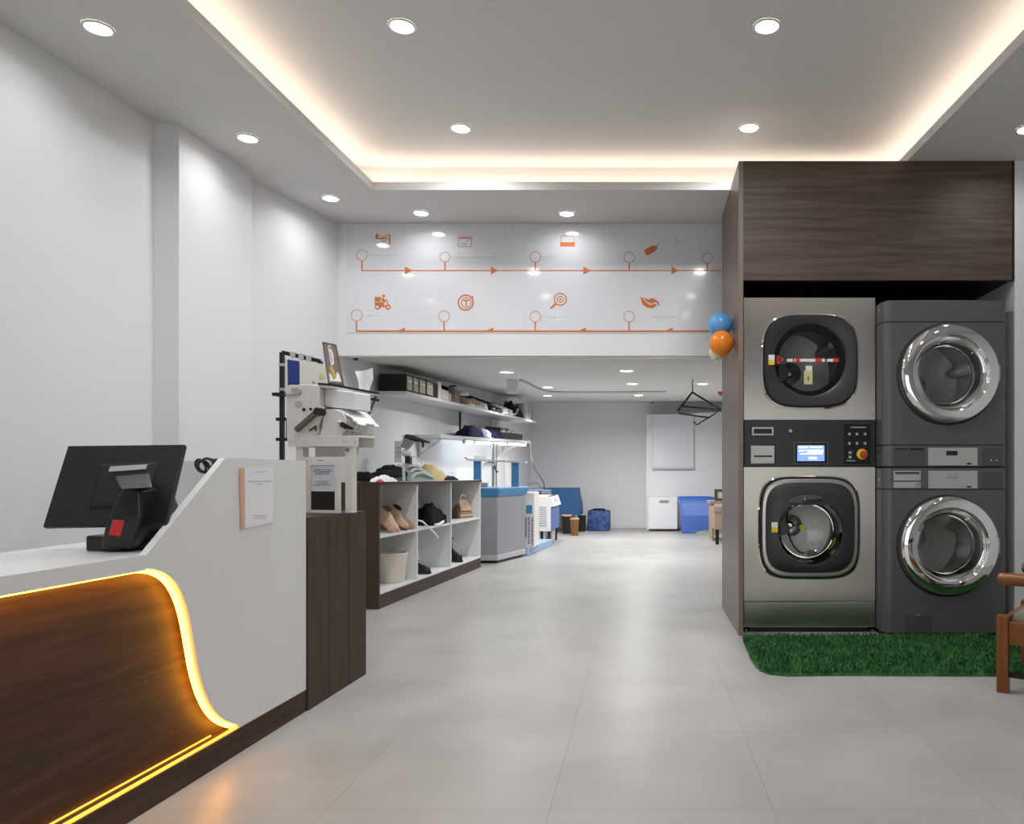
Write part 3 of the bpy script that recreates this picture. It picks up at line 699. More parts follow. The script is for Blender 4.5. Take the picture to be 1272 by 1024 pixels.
dr = gb(1110, 585, 1143.5, 606.5, 'soap_drawer', M['silver'], lc, .005); gb(1111.5, 586, 1142, 589.5, 'drawer_label', M['grey_dark'], dr, .006); gb(1110, 597.2, 1143.5, 598.8, 'drawer_lip', M['black'], dr, .0065); gb(1137, 598.5, 1142, 604, 'drawer_catch', M['satin'], dr, .012)
gb(1221, 586, 1245, 607, 'keypad', M['grey_dark'], lc, .003)
fd = gb(1124.5, 764, 1157.5, 786, 'filter_flap', M['grey_dark'], lb, .005); gb(1138, 763.6, 1143.5, 765.4, 'flap_catch', M['satin'], fd, .009)
for pz, par in ((383, tb), (567, uc), (596, lc)):
    b = MB(); b.cyl((G0-.002, YG+RR+.02, gz(pz)), .010, .006, 'x', 14); b.build('screw', M['satin'], par)

# ------------------------------------------------------------------ artificial grass
out = [(.640, 4.985), (.622, 4.85), (.612, 4.6), (.602, 4.35), (.606, 4.22), (.620, 4.12), (.655, 4.055), (.74, 4.02), (1.02, 4.03), (1.6, 4.02), (2.2, 4.02), (2.9, 4.03), (2.9, 4.985)]
mat_t = thing('artificial_grass_mat', 'green artificial grass mat laid on the floor in front of the machines', 'grass mat', (1.7, 4.5, 0))
b = MB(); b.ext([(x, y, .0005) for x, y in out], (0, 0, .010)); b.build('backing', M['grass'], mat_t)
def inside(x, y):
    c = False
    for i in range(len(out)):
        (xa, ya), (xb, yb) = out[i], out[i-1]
        if (ya > y) != (yb > y) and x < (xb-xa)*(y-ya)/(yb-ya)+xa: c = not c
    return c
random.seed(11); V, Fc = [], []
n = 0
while n < 26000:
    x, y = random.uniform(.60, 2.9), random.uniform(4.01, 4.955)
    if not inside(x, y): continue
    n += 1
    a = random.uniform(0, 2*PI); h = random.uniform(.020, .042); w_ = random.uniform(.0022, .0040)
    dx, dy = math.cos(a)*w_, math.sin(a)*w_; la = random.uniform(0, 2*PI); ln = random.uniform(.004, .026)
    lx, ly = math.cos(la)*ln, math.sin(la)*ln; k = len(V)
    V += [(x-dx, y-dy, .009), (x+dx, y+dy, .009), (x+dx*.8+lx*.4, y+dy*.8+ly*.4, .009+h*.6), (x-dx*.8+lx*.4, y-dy*.8+ly*.4, .009+h*.6), (x+lx, y+ly, .009+h)]
    Fc += [(k, k+1, k+2, k+3), (k+3, k+2, k+4)]
me = bpy.data.meshes.new('grass_pile'); o_ = Vector((1.7, 4.5, 0))
me.from_pydata([Vector(v)-o_ for v in V], [], Fc); me.materials.append(M['grass'])
gp = bpy.data.objects.new('grass_pile', me); COL.objects.link(gp); gp.parent = mat_t; gp['kind'] = 'stuff'
# ------------------------------------------------------------------ reception counter
CA, CB = -1.6715, .05                             # its front face: X = CA + CB*Y
def cf(Y, Z, off=0.0): return Vector((CA+CB*Y+off, Y, Z))
def cp(px, py):
    Y = -CA/(CB-(px-PX)/F); return Y, H-(py-PY)*Y/F
ctr = thing('reception_counter', 'white and walnut reception counter with a glowing amber S curve', 'counter', (-1.8, 2.3, 0))
YE, YA, ZD = 3.43, .7, .80
curve = smooth_path([Vector((*cp(x, y), 0)) for x, y in [(177, 707), (190, 707.5), (203, 711.5), (214, 719), (223, 731), (230, 747), (235, 764), (239, 784), (243, 808), (247, 830), (253, 853), (261, 873), (271, 888), (283, 897), (298, 901.5)]], 4)
curve = [(v.x, v.y) for v in curve]
zpl = .092
curve[-1] = (curve[-1][0], zpl+.004)
Yd, Zd = cp(182, 690); Yt = cp(280, 571)[0]; ZT = 1.112
outl = [(Yd, ZD)] + curve + [(YE, zpl+.004), (YE, ZT), (Yt, ZT)]
b = MB(); b.ext([cf(y, z, -.024) for y, z in outl], (.024, 0, 0)); b.build('front_panel', M['white_lam'], ctr)
# amber light strip along the curve, set into the back edge of the white panel
b = MB(); b.tube([cf(y, z-.004, -.028) for y, z in curve], .009, 8); b.build('curved_light_strip', M['led'], ctr)
b = MB(); b.ext([cf(YA, ZD-.048, -.012), cf(Yd, ZD-.048, -.012), cf(Yd, ZD, -.012), cf(YA, ZD, -.012)], (.012, 0, 0)); 
b.hexa([cf(YA, ZD-.03, -.012), cf(Yd, ZD-.03, -.012), (-2.06, Yd, ZD-.03), (-1.98, YA, ZD-.03)], [cf(YA, ZD, -.012), cf(Yd, ZD, -.012), (-2.06, Yd, ZD), (-1.98, YA, ZD)])
b.build('desk_top', M['white_lam'], ctr)
b = MB(); b.hexa([cf(Yd, ZD-.03, -.026), cf(YE-.022, ZD-.03, -.026), (-2.09, YE-.022, ZD-.03), (-2.06, Yd, ZD-.03)], [cf(Yd, ZD, -.026), cf(YE-.022, ZD, -.026), (-2.09, YE-.022, ZD), (-2.06, Yd, ZD)])
b.build('inner_desk_top', M['white_lam'], ctr)
b = MB(); b.tube([cf(YA, ZD-.050, -.022), cf(curve[0][0], ZD-.046, -.022)], .008, 8); b.build('desk_light_strip', M['led'], ctr)
b = MB(); b.ext([cf(YA, zpl, -.080), cf(YE-.022, zpl, -.080), cf(YE-.022, ZD-.032, -.080), cf(YA, ZD-.032, -.080)], (.02, 0, 0)); b.build('recessed_panel', M['wood_y'], ctr)
b = MB(); b.hexa([cf(YA, 0, 0), cf(YE, 0, 0), (-2.09, YE, 0), (-1.98, YA, 0)], [cf(YA, zpl, 0), cf(YE, zpl, 0), (-2.09, YE, zpl), (-1.98, YA, zpl)]); b.build('plinth', M['wood_y'], ctr)
b = MB(); b.bar(cf(YA, zpl+.004, -.012), cf(YE-.002, zpl+.004, -.012), .008, .008); b.build('plinth_light_strip', M['led_low'], ctr)
b = MB(); b.bar(cf(YA, zpl+.003, -.055), cf(curve[-1][0]-.09, zpl+.003, -.055), .005, .004); b.build('inner_plinth_glow_line', M['led_low'], ctr)  # glowing bar stands in for the amber glow along the wood's foot
b = MB(); b.hexa([cf(YE-.02, zpl, -.026), cf(YE, zpl, -.0), (-2.09, YE, zpl), (-2.09, YE-.02, zpl)], [cf(YE-.02, ZT, -.026), cf(YE, ZT, 0), (-2.09, YE, ZT), (-2.09, YE-.02, ZT)])
b.bm.clear(); b.box(-2.09, CA+CB*YE-.026, YE-.02, YE, zpl, ZT); b.build('end_panel', M['white_lam'], ctr)
b = MB(); b.box(-2.09, CA+CB*3.0-.05, 2.86, YE-.022, ZT-.026, ZT-.008); b.bm.clear()
b.hexa([cf(3.02, ZT-.024, -.026), cf(YE-.022, ZT-.024, -.026), cf(YE-.022, ZT-.024, -.18), cf(3.02, ZT-.024, -.16)], [cf(3.02, ZT-.006, -.026), cf(YE-.022, ZT-.006, -.026), cf(YE-.022, ZT-.006, -.18), cf(3.02, ZT-.006, -.16)])
b.build('top_shelf', M['black'], ctr)
# notice fixed to the counter front
sg = thing('paper_notice', 'white paper notice with an orange left edge taped to the white counter panel', 'notice', cf(3.08, .80))
def cpq(px, py, off): Y, Z = cp(px, py); return cf(Y, Z, off)
b = MB(); b.ext([cpq(302, 582.5, .0015), cpq(339, 578.5, .0015), cpq(338.5, 649, .0015), cpq(301.5, 657, .0015)], (.0015, 0, 0)); b.build('sheet', M['paper'], sg)
b = MB(); b.ext([cpq(296.5, 582, .002), cpq(302, 581.5, .002), cpq(302.5, 657, .002), cpq(298.5, 657.5, .002)], (.004, 0, 0)); b.build('orange_edge', M['peach'], sg)
def ink(x0_, x1_, y_, h, nm):
    b = MB(); b.ext([cpq(x0_, y_, .0032), cpq(x1_, y_-.4, .0032), cpq(x1_, y_+h-.4, .0032), cpq(x0_, y_+h, .0032)], (.0004, 0, 0)); b.build(nm, M['ink_faint'], sg)
ink(316, 330, 586, 1.2, 'text_line'); ink(307, 336, 597.5, 1.3, 'text_line'); ink(315, 325, 601, 1.2, 'text_line'); ink(312, 331, 640.5, 1.2, 'text_line'); ink(314, 329, 643.5, 1.2, 'text_line')
# cables hanging over the top shelf
b = MB()
def loopc(cx, cy, rx, ry, Y, rot=0, n=26):
    return [at(cx+rx*math.cos(t)*math.cos(rot)-ry*math.sin(t)*math.sin(rot), cy+rx*math.cos(t)*math.sin(rot)+ry*math.sin(t)*math.cos(rot), Y+.02*math.sin(t)) for t in [2*PI*k/n for k in range(n)]]
b.tube(loopc(249.5, 579, 5.5, 8.5, 3.36, -.55), .006, 6, True); b.tube(loopc(253, 580, 6, 8.0, 3.33, -.8), .006, 6, True); b.tube(loopc(259, 575, 7, 4.5, 3.30, .5), .006, 6, True)
b.tube(smooth_path([at(252, 571, 3.36), at(258, 569.5, 3.34), at(266, 571, 3.3), at(275, 570, 3.25)], 5), .0042, 6)
b.build('cable_coil', M['wire'], None, smooth=True); tag(bpy.data.objects['cable_coil'], 'looped black cable lying on the counter shelf by the sloped panel edge', 'cable')

# point of sale terminal on the low desk
pos = thing('sales_terminal', 'black touch screen sales terminal on the low white desk, seen from behind', 'computer', (-1.74, 2.56, ZD))
A = Vector((-1.950, 2.62, 1.146)); ux = Vector((.374, .035, .006)).normalized(); up_ = Vector((0, .131, .262)); up_ = (up_-ux*up_.dot(ux)).normalized()
nn = ux.cross(up_).normalized()                    # towards the viewer
if nn.y > 0: nn = -nn
W_, H_ = .378, .298
def sp(u, v, d): return A+ux*u-up_*v+nn*d
b = MB(); b.hexa([sp(0, 0, -.012), sp(W_, 0, -.012), sp(W_, H_, -.012), sp(0, H_, -.012)], [sp(0, 0, .006), sp(W_, 0, .006), sp(W_, H_, .006), sp(0, H_, .006)]); b.bevel(.004, 2)
scr = b.build('screen_back', M['black'], pos)
b = MB(); b.hexa([sp(.012, .012, -.0125), sp(W_-.012, .012, -.0125), sp(W_-.012, H_-.012, -.0125), sp(.012, H_-.012, -.0125)], [sp(.012, .012, -.014), sp(W_-.012, .012, -.014), sp(W_-.012, H_-.012, -.014), sp(.012, H_-.012, -.014)]); b.build('display_face', M['black_gloss'], scr)
b = MB(); b.hexa([sp(.115, .07, .004), sp(.305, .065, .004), sp(.30, .235, .004), sp(.125, .24, .004)], [sp(.135, .085, .022), sp(.285, .082, .022), sp(.28, .225, .022), sp(.145, .228, .022)]); b.bevel(.004, 2); b.build('rear_housing', M['black'], scr)
b = MB(); b.hexa([sp(.168, .092, .018), sp(.283, .086, .018), sp(.281, .104, .018), sp(.166, .111, .018)], [sp(.168, .092, .026), sp(.283, .086, .026), sp(.281, .104, .026), sp(.166, .111, .026)]); b.build('metal_hinge_plate', M['silver'], scr)
# stand: neck, hood, base
def w(px, py, Y): return at(px, py, Y)
b = MB(); b.hexa([w(142, 592, 2.50), w(186, 588, 2.52), w(190, 606, 2.40), w(150, 608, 2.38)], [w(146, 592, 2.62), w(184, 589, 2.64), w(188, 604, 2.60), w(152, 606, 2.58)]); b.bevel(.006, 2); b.build('neck', M['charcoal'], pos)
rings = []
for px0, px1, pt, pb, Yn, dep in ((122, 158, 664, 684, 2.44, .26), (127, 160, 650, 684, 2.43, .25), (134, 182, 628, 672, 2.40, .25), (141, 205, 612, 640, 2.37, .25)): pass
fa = [w(x, y, 2.48) for x, y in [(124, 682), (130, 655), (141, 626), (151, 608), (163, 604.5), (174, 609), (176, 640), (164, 682)]]
fm = [w(x, y, 2.60) for x, y in [(140, 676), (146, 650), (154, 624), (164, 606.5), (186, 602.5), (203, 606.5), (206, 630), (184, 674)]]
fb_ = [w(x, y, 2.72) for x, y in [(165, 664), (168, 646), (170, 626), (178, 610), (199, 605), (216, 613), (222.5, 628), (214, 655)]]
b = MB(); b.loft([fa, fm, fb_]); b.bevel(.010, 3, .6); b.build('stand_body', M['black_sat'], pos, smooth=True)
b = MB(); q = [w(115, 664.5, 2.47), w(152, 666, 2.47), w(156, 683.7, 2.55), w(117, 683.9, 2.55)]
bb_ = [Vector((-1.832, 2.535, ZD)), Vector((-1.700, 2.50, ZD)), Vector((-1.60, 2.68, ZD)), Vector((-1.66, 2.74, ZD)), Vector((-1.832, 2.70, ZD))]
b = MB(); b.hexa(bb_, [p+Vector((0, 0, .05)) for p in bb_]); b.bevel(.006, 2); b.build('base', M['black'], pos)
b = MB(); b.hexa([w(140, 645.5, 2.490), w(155, 647, 2.490), w(149.5, 667, 2.490), w(135, 664.5, 2.490)], [w(140, 645.5, 2.478), w(155, 647, 2.478), w(149.5, 667, 2.478), w(135, 664.5, 2.478)]); b.bevel(.002, 1); b.build('red_rocker_switch', M['red'], pos)
b = MB(); b.tube(smooth_path([w(199, 645, 2.62), w(190, 645.5, 2.6), w(184, 652, 2.6), w(182, 664, 2.6), w(176, 672, 2.58), w(173, 676, 2.56), w(178, 677.5, 2.56), w(186, 670, 2.6), w(193, 664, 2.62)], 4), .0035, 6); b.build('power_cord', M['wire'], pos, smooth=True)

# dark pedestal beside the counter
ZP = .86
ped = thing('pedestal_cabinet', 'low dark walnut cabinet standing against the white end of the counter', 'cabinet', (-1.75, 3.8, 0))
b = MB(); q = [cf(YE+.006, 0, .006), cf(4.07, 0, .004), (-2.06, 4.16, 0), (-2.06, YE+.006, 0)]
q = [Vector(p) for p in q]; b.hexa(q, [p+Vector((0, 0, ZP-.018)) for p in q]); b.build('carcass', M['wood_ped'], ped)
b = MB(); b.hexa([p+Vector((0, 0, ZP-.018)) for p in q], [p+Vector((0, 0, ZP)) for p in q]); b.build('top', M['wood_cub'], ped)
for k in (1, 2):
    t = k/3.0; Y = YE+.006+(4.07-YE-.006)*t; b = MB(); b.ext([cf(Y-.001, .01, .0045), cf(Y+.001, .01, .0045), cf(Y+.001, ZP-.02, .0045), cf(Y-.001, ZP-.02, .0045)], (.002, 0, 0)); b.build('panel_joint', M['wood_cub'], ped)

# ------------------------------------------------------------------ white packing machine on the pedestal
mc = thing('packing_machine', 'white enamelled garment packing machine with film rollers on a legged stand', 'machine', (-1.83, 3.93, ZP), math.radians(-14))
KM = 960/3.9
def ml(px, py, y=0.0):                            # local point on the front plate from the picture
    p = at(px, py, 3.93); x = (p.x+1.83)/math.cos(math.radians(14)); Yw = 3.93-x*math.sin(math.radians(14))
    p = at(px, py, Yw); x = (p.x+1.83)/math.cos(math.radians(14)); Yw = 3.93-x*math.sin(math.radians(14)); p = at(px, py, Yw)
    return Vector(((p.x+1.83)/math.cos(math.radians(14)), y, p.z-ZP))
def mprism(pts, y0, y1, name, m, par=None, bev=.002):
    b = MB(); b.ext([ml(x, y, y0) for x, y in pts], (0, y1-y0, 0))
    if bev: b.bevel(bev, 1)
    return b.build(name, m, par or mc, local=True)
DM = .16
plate_pts = [(355, 480), (360, 478.5), (384, 478), (397, 480), (396, 503), (402, 506), (400, 516), (394, 530), (392, 541), (444, 541), (444, 555), (357, 555), (355.5, 520)]
fp = mprism(plate_pts, 0, .012, 'side_plate', M['white_metal'])
mprism(plate_pts, DM-.012, DM, 'side_plate', M['white_metal'])
mprism([(357, 541), (444, 541), (444, 543.5), (357, 543.5)], .012, DM-.012, 'base_shelf', M['white_metal'])
mprism([(392, 483), (394, 483), (394, 541), (392, 541)], .012, DM-.012, 'inner_wall', M['white_metal'])
mprism([(357, 478), (395, 478), (395, 480), (357, 480)], .012, DM-.012, 'cover', M['white_metal'])
def mdisc(px, py, r, name, m, y=-.003, d=.004, ry=None):
    c = ml(px, py, 0); b = MB(); ry = r if ry is None else ry
    b.ext([(c.x+r/KM*math.cos(t), y, c.z+ry/KM*math.sin(t)) for t in [2*PI*k/24 for k in range(24)]], (0, d, 0)); return b.build(name, m, mc, local=True)
mdisc(371, 502.3, 5.0, 'grey_port', M['grey_light'], ry=3.9); mdisc(378, 509, 2.1, 'black_bolt', M['black'], -.006, .007); mdisc(386.5, 508.5, 1.7, 'black_bolt', M['black'], -.006, .007)
mdisc(390, 475.3, 2, 'grey_bolt', M['satin']); 
for x_, y_2 in ((361, 549), (366, 549), (378, 550), (426.5, 549), (430, 549), (441, 549)): mdisc(x_, y_2, .9, 'rivet', M['satin'])
mprism([(362.5, 485), (364, 483), (370, 481.5), (374, 484), (375, 488.5), (372, 491), (356, 491.5), (356, 489.5), (368, 488.5)], -.012, 0, 'guide_bracket', M['satin'], bev=.001)
b = MB(); b.bar(ml(371, 535, -.02), ml(397, 512, -.02), .020, .026); b.bevel(.004, 2); hd = b.build('lever', M['satin_dark'], mc, local=True)
b = MB(); b.cyl(ml(399, 512, -.035), .020, .06, 'y', 16); b.build('lever_pivot', M['black'], mc, local=True, smooth=True)
b = MB(); b.tube([ml(386, 535, -.01), ml(391, 532, -.01), ml(394, 529, -.01), ml(394, 536, -.01)], .005, 6); b.build('small_lever', M['brown'], mc, local=True)
# film roll and drum, lying along the machine
def mroll(px, py, r, y0, y1, name, m, par=None, seg=28):
    c = ml(px, py, 0); b = MB(); b.cyl((c.x, y0, c.z), r, y1-y0, 'y', seg); return b.build(name, m, par or mc, local=True, smooth=True)
mprism([(395, 484), (399, 481), (433, 486), (433, 508), (400, 505), (395, 503)], .05, .19, 'film_roll_guard', M['paper'], bev=.004)
mprism([(400, 509), (414, 508), (423, 512), (428, 521), (427, 532), (421, 541), (394, 541), (398, 530)], .014, .05, 'drum_cheek', M['white_metal'])
c = ml(411, 527, 0); b = MB()
b.lathe([(.075, .05), (.082, .06), (.082, .25), (.075, .26)], (c.x, 0, c.z), 'y', 32); b.build('drum', M['white_metal'], mc, local=True, smooth=True)
pts = [(415, 513.5), (424, 513), (434, 518), (437, 523), (441, 526.5)]
b = MB(); top = [ml(x, y, .02) for x, y in pts]; b.loft([[p+Vector((0, k, 0)) for p in top]+[p+Vector((0, k, -.006)) for p in top[::-1]] for k in (0, .19)], True, True); b.build('paper_web', M['paper'], mc, local=True)
mdisc(421, 524.5, 2.6, 'roll_hub', M['white_metal'], -.02, .05)
b = MB(); b.bar(ml(424, 527, .0), ml(440, 535.5, .0), .014, .024); b.build('cutter_bar', M['black'], mc, local=True)
b = MB(); pp = [ml(x, y, .0) for x, y in ((431, 534.5), (439, 535.5), (444, 532), (443.5, 526), (440, 525))]; b.tube(smooth_path(pp, 4), .009, 8); b.build('cutter_guard', M['satin'], mc, local=True, smooth=True)
b = MB(); b.tube([ml(385, 499.5, 0), ml(392, 502, .15), ml(385, 499.5, 0)+Vector((.01, .50, .0))], .007, 8); b.build('guide_rod', M['satin_warm'], mc, local=True, smooth=True)
b = MB(); b.tube([ml(440, 506, .2), ml(437, 509, .2), ml(433, 512, .2)], .004, 6); b.build('rod_bracket', M['satin'], mc, local=True)
b = MB(); b.tube([ml(438, 525, .1), ml(447, 527, .12)], [.004, .009], 8); b.build('peg', M['satin_warm'], mc, local=True)
# top tray
b = MB(); T0 = ml(396, 478, 0); T1 = T0+Vector((.065, .0, -.006)); tv = Vector((.0, .42, 0))
b.hexa([T0+Vector((0, 0, -.012)), T1+Vector((0, 0, -.012)), T1+tv+Vector((0, 0, -.012)), T0+tv+Vector((0, 0, -.012))], [T0, T1, T1+tv, T0+tv]); tr = b.build('top_tray', M['white_metal'], mc, local=True)
for p, q in ((T0, T1), (T1, T1+tv), (T0, T0+tv), (T0+tv, T1+tv)):
    b = MB(); b.bar(p+Vector((0, 0, .004)), q+Vector((0, 0, .004)), .010, .010); b.build('tray_rim', M['black'], tr, local=True)
b = MB(); b.bar(T1+tv+Vector((0, -.02, -.01)), T1+tv+Vector((-.05, -.02, -.12)), .010, .010); b.build('tray_bracket', M['satin_dark'], mc, local=True)
for z_ in (-.035,):
    b = MB(); b.bar(T1+Vector((0, .2, z_)), T1+tv+Vector((0, 0, z_)), .010, .012); b.build('tray_under_bar', M['black'], tr, local=True)
# stand
for px_ in (369.5, 431):
    for y_ in (.03, DM-.04):
        x_ = ml(px_, 560, 0).x-(.06 if y_ > .05 else 0); b = MB(); zt_ = ml(400, 555, 0).z; b.box(x_-.02, x_+.02, y_-.015, y_+.02, 0, zt_); lg = b.build('leg', M['white_metal'], mc, local=True)
        if px_ == 431:
            b = MB(); b.cyl((x_-.006, y_-.022, zt_-.018), .008, .008, 'y', 12); b.build('leg_bolt', M['satin_dark'], lg, local=True)
xa, xb = ml(369.5, 560).x, ml(431, 560).x
b = MB(); b.box(xa+.02, xb-.02, .012, .045, ml(400, 572).z, ml(400, 567.5).z); b.build('cross_bar', M['white_metal'], mc, local=True)
b = MB(); b.box(xa+.02, xb-.02, DM-.05, DM-.03, ml(400, 567.5).z, ml(400, 555).z); b.build('rear_apron', M['white_metal'], mc, local=True)
# framed sign standing between the legs
sn = thing('framed_sign', 'small cream framed sign with a printed sheet standing under the packing machine', 'sign', (-1.66, 3.875, ZP), math.radians(-14))
def slx(px): return (at(px, 600, 3.875).x+1.66)
zz = lambda py: at(400, py, 3.875).z-ZP
x0_, x1_ = slx(381.5), slx(427); ztp = zz(573)
for a_, b_2, c_, d_ in ((x0_, x0_+.022, 0, ztp), (x1_-.022, x1_, 0, ztp), (x0_+.022, x1_-.022, ztp-.02, ztp), (x0_+.022, x1_-.022, 0, .014)):
    b = MB(); b.box(a_, b_2, -.01, .01, c_, d_); b.build('frame_bar', M['cream'] if a_ == x0_ else M['white_metal'], sn, local=True)
b = MB(); b.box(x0_+.022, x1_-.022, -.003, .003, zz(610.5), ztp-.02); sh = b.build('printed_sheet', M['sheet'], sn, local=True)
random.seed(5)
for yy, x_a, x_b, h_ in ((583, 391, 416, 1.6), (585.5, 390, 415, 1.8), (588.3, 393, 413, 1.4), (597.5, 393, 413, 1.2), (600, 395, 411, 1.1), (602.2, 391, 415, 1.1)):
    b = MB(); x = slx(x_a)
    while x < slx(x_b):
        l = random.uniform(.003, .010); b.box(x, min(x+l, slx(x_b)), -.005, -.003, zz(yy+h_*random.uniform(.55, .9)), zz(yy+random.uniform(0, .4))); x += l+random.uniform(.002, .004)
    b.build('text_line', M['ink_blue'], sh, local=True)
b = MB(); b.box(x0_+.022, x1_-.022, -.003, .003, .014, zz(610.5)); b.build('brown_panel', M['black_brown'], sn, local=True)
# rack with a poster board and a picture behind the machine
rk = thing('wire_rack', 'tall black wire rack standing at the left wall behind the packing machine', 'rack', (-1.95, 4.42, 0))
YR = 4.42
def rp(px, py, d=0): return at(px, py, YR+d)
xr0, xr1 = at(350.5, 0, YR).x, at(398, 0, YR).x
zt0, zt1 = rp(350, 438).z, rp(398, 449).z
for x_, z_ in ((xr0, zt0), (xr1, zt1)):
    b = MB(); b.box(x_-.011, x_+.011, YR-.011, YR+.011, 0, z_); b.build('upright', M['black'], rk)
b = MB(); b.bar((xr0, YR, zt0), (xr1, YR, zt1), .016, .022); b.build('top_rail', M['black'], rk)
for t in (.30, .52, .72):
    b = MB(); p = Vector((xr0, YR, zt0)).lerp(Vector((xr1, YR, zt1)), t); b.box(p.x-.014, p.x+.014, YR-.016, YR+.012, p.z-.016, p.z+.016); b.build('rail_clip', M['silver'], rk)
for py in (490, 520, 545):
    z_ = rp(350, py).z; b = MB(); b.box(xr0-.03, xr1+(.04 if py == 490 else 0), YR-(.06 if py == 490 else .014), YR+.012, z_-.014, z_+.004); b.build('shelf_bar', M['black'], rk)
for py in (453.5, 484):
    z_ = rp(350, py).z; b = MB(); b.box(xr0-.013, xr0+.016, YR-.016, YR+.014, z_-.008, z_+.008); b.build('clamp', M['silver'], rk)
for k in range(4):
    x_ = xr0+.022+.012*k; b = MB(); b.box(x_, x_+.004, YR-.002, YR+.002, rp(0, 545).z, rp(0, 520).z); b.build('mesh_wire', M['black'], rk)
pb = thing('poster_board', 'white poster board with a deep blue left band leaning on the wire rack', 'board', (at(385, 0, 4.38).x, 4.38, rp(350, 490).z))
def bp_(px, py, d): return at(px, py, 4.385+d)
b = MB(); b.ext([bp_(354, 444, 0), bp_(406, 453.5, 0), bp_(406, 488.3, 0), bp_(354, 488.3, 0)], (0, .012, 0)); bo = b.build('board', M['white_lam'], pb)
b = MB(); b.ext([bp_(357, 446.8, -.002), bp_(371.8, 449, -.002), bp_(372, 479.5, -.002), bp_(357.5, 480, -.002)], (0, .002, 0)); b.build('blue_band', M['royal'], bo)
b = MB(); b.ext([bp_(374, 450.5, -.002), bp_(405.5, 456, -.002), bp_(405.5, 480, -.002), bp_(374, 480, -.002)], (0, .002, 0)); b.build('cream_field', M['cream_paper'], bo)
b = MB(); c = bp_(399.5, 467.5, -.004); b.ext([(c.x+.013*math.cos(t), c.y, c.z+.016*math.sin(t)) for t in [2*PI*k/16 for k in range(16)]], (0, .002, 0)); b.build('lime_mark', M['lime'], bo)
pic = thing('framed_picture', 'narrow tilted framed picture in brown and cream on the machine tray', 'picture', (-1.63, 4.12, 1.49))
def pc(px, py, d=0): return at(px, py, 4.12+(478-py)*.0012+d)
q = [(400, 424.5), (417.3, 428), (427.3, 480), (407.5, 477.5)]
b = MB(); b.ext([pc(x, y) for x, y in q], (-.004, .02, 0)); b.build('frame', M['frame_brown'], pic)
q2 = [(402, 427.5), (416, 430.3), (425.3, 477.5), (408.2, 475.5)]
b = MB(); b.ext([pc(x, y, -.003) for x, y in q2], (0, .003, 0)); pf = b.build('print', M['taupe'], pic)
for nm, m_, qq in (('cream_shape', 'cream_paper', [(407, 430), (410, 428.5), (412, 435), (414, 440), (415, 452), (411.5, 455), (409.5, 446), (408.5, 438)]),
                   ('ochre_shape', 'ochre', [(409, 455), (413, 456), (416, 462), (418, 470), (415, 472), (413, 466), (411, 463)]),
                   ('pale_shape', 'paper', [(408.5, 463), (411.5, 466), (415, 474), (424, 474.5), (421.5, 466), (418.5, 462), (417, 470), (413, 473), (410.5, 474.8)]),
                   ('lilac_shape', 'lilac', [(409, 437), (411, 437), (413.5, 449), (411.5, 451.5), (410, 445)]),
                   ('olive_shape', 'olive', [(408, 430.5), (410, 430.5), (411.5, 434), (409, 434)])):
    b = MB(); b.ext([pc(x, y, -.0045 if nm != 'lilac_shape' and nm != 'olive_shape' else -.006) for x, y in qq], (0, .0015, 0)); b.build(nm, M[m_], pf)
# curled sheet of film behind the tray
b = MB(); P = []
for k in range(13):
    t = k/12; px_ = 441+22*t; P.append((px_, 461-4*t+1.5*math.sin(PI*t), 4.16+.06*math.sin(PI*t*.9)))
top = [at(x, y, Y) for x, y, Y in P]; mid = [at(x+1.5-4*(k/12)+3, y+14, Y+.02) for k, (x, y, Y) in enumerate(P)]; bot = [at(x*.5+454*.5-1, 488, Y+.01) for x, y, Y in P]
nrm = Vector((0, .003, 0))
b.loft([[p for p in r]+[p+nrm for p in r[::-1]] for r in (top, mid, bot)], True, True)
tag(b.build('film_sheet', M['paper'], None, smooth=True), 'curled white sheet rising behind the right end of the machine tray', 'sheet')
# ------------------------------------------------------------------ open cubby unit
def uf(Y): return -2.07+.0791*(Y-6.04)             # front line of the unit
def uy(px): return (-2.07-.0791*6.04)/((px-PX)/F-.0791)
cub = thing('cubby_unit', 'long brown and white cubby unit with six open compartments along the left wall', 'shelf unit', (-2.2, 7.4, 0))
ang = math.atan(.0791); ca, sa = math.cos(ang), math.sin(ang)
def U(Y, d, z):                                    # along the front line, d metres behind it
    return Vector((uf(Y)-d*ca, Y+d*sa, z))
DU = .32; ZC, ZP_, ZMid = .99, .126, .567
YL, YR_ = 6.04, 8.77
def ubox(y0, y1, d0, d1, z0, z1, name, m, par=None):
    b = MB(); b.hexa([U(y0, d0, z0), U(y1, d0, z0), U(y1, d1, z0), U(y0, d1, z0)], [U(y0, d0, z1), U(y1, d0, z1), U(y1, d1, z1), U(y0, d1, z1)])
    return b.build(name, m, par or cub)
ubox(YL-.02, YL, -.006, DU, 0, ZC-.022, 'end_panel', M['wood_cub'])
ubox(YL-.02, YR_+.012, -.012, DU, ZC-.022, ZC, 'top', M['wood_cub'])
ubox(YL, YR_, .0, .02, 0, ZP_-.016, 'plinth', M['wood_cub'])
ubox(YL, YR_, DU-.012, DU, ZP_, ZC-.022, 'back_panel', M['white_lam'])
ubox(YL, YR_, .0, DU-.012, ZP_-.016, ZP_, 'bottom_board', M['white_lam'])
ubox(YR_-.02, YR_, .0, DU-.012, ZP_, ZC-.022, 'end_panel', M['white_lam'])
ubox(YL, YL+.012, .0, DU-.012, ZP_, ZC-.022, 'end_lining', M['white_lam'])
YD = [uy(518.5), uy(560.4)]
for y in YD: ubox(y-.011, y+.011, .0, DU-.012, ZP_, ZC-.022, 'divider', M['white_lam'])
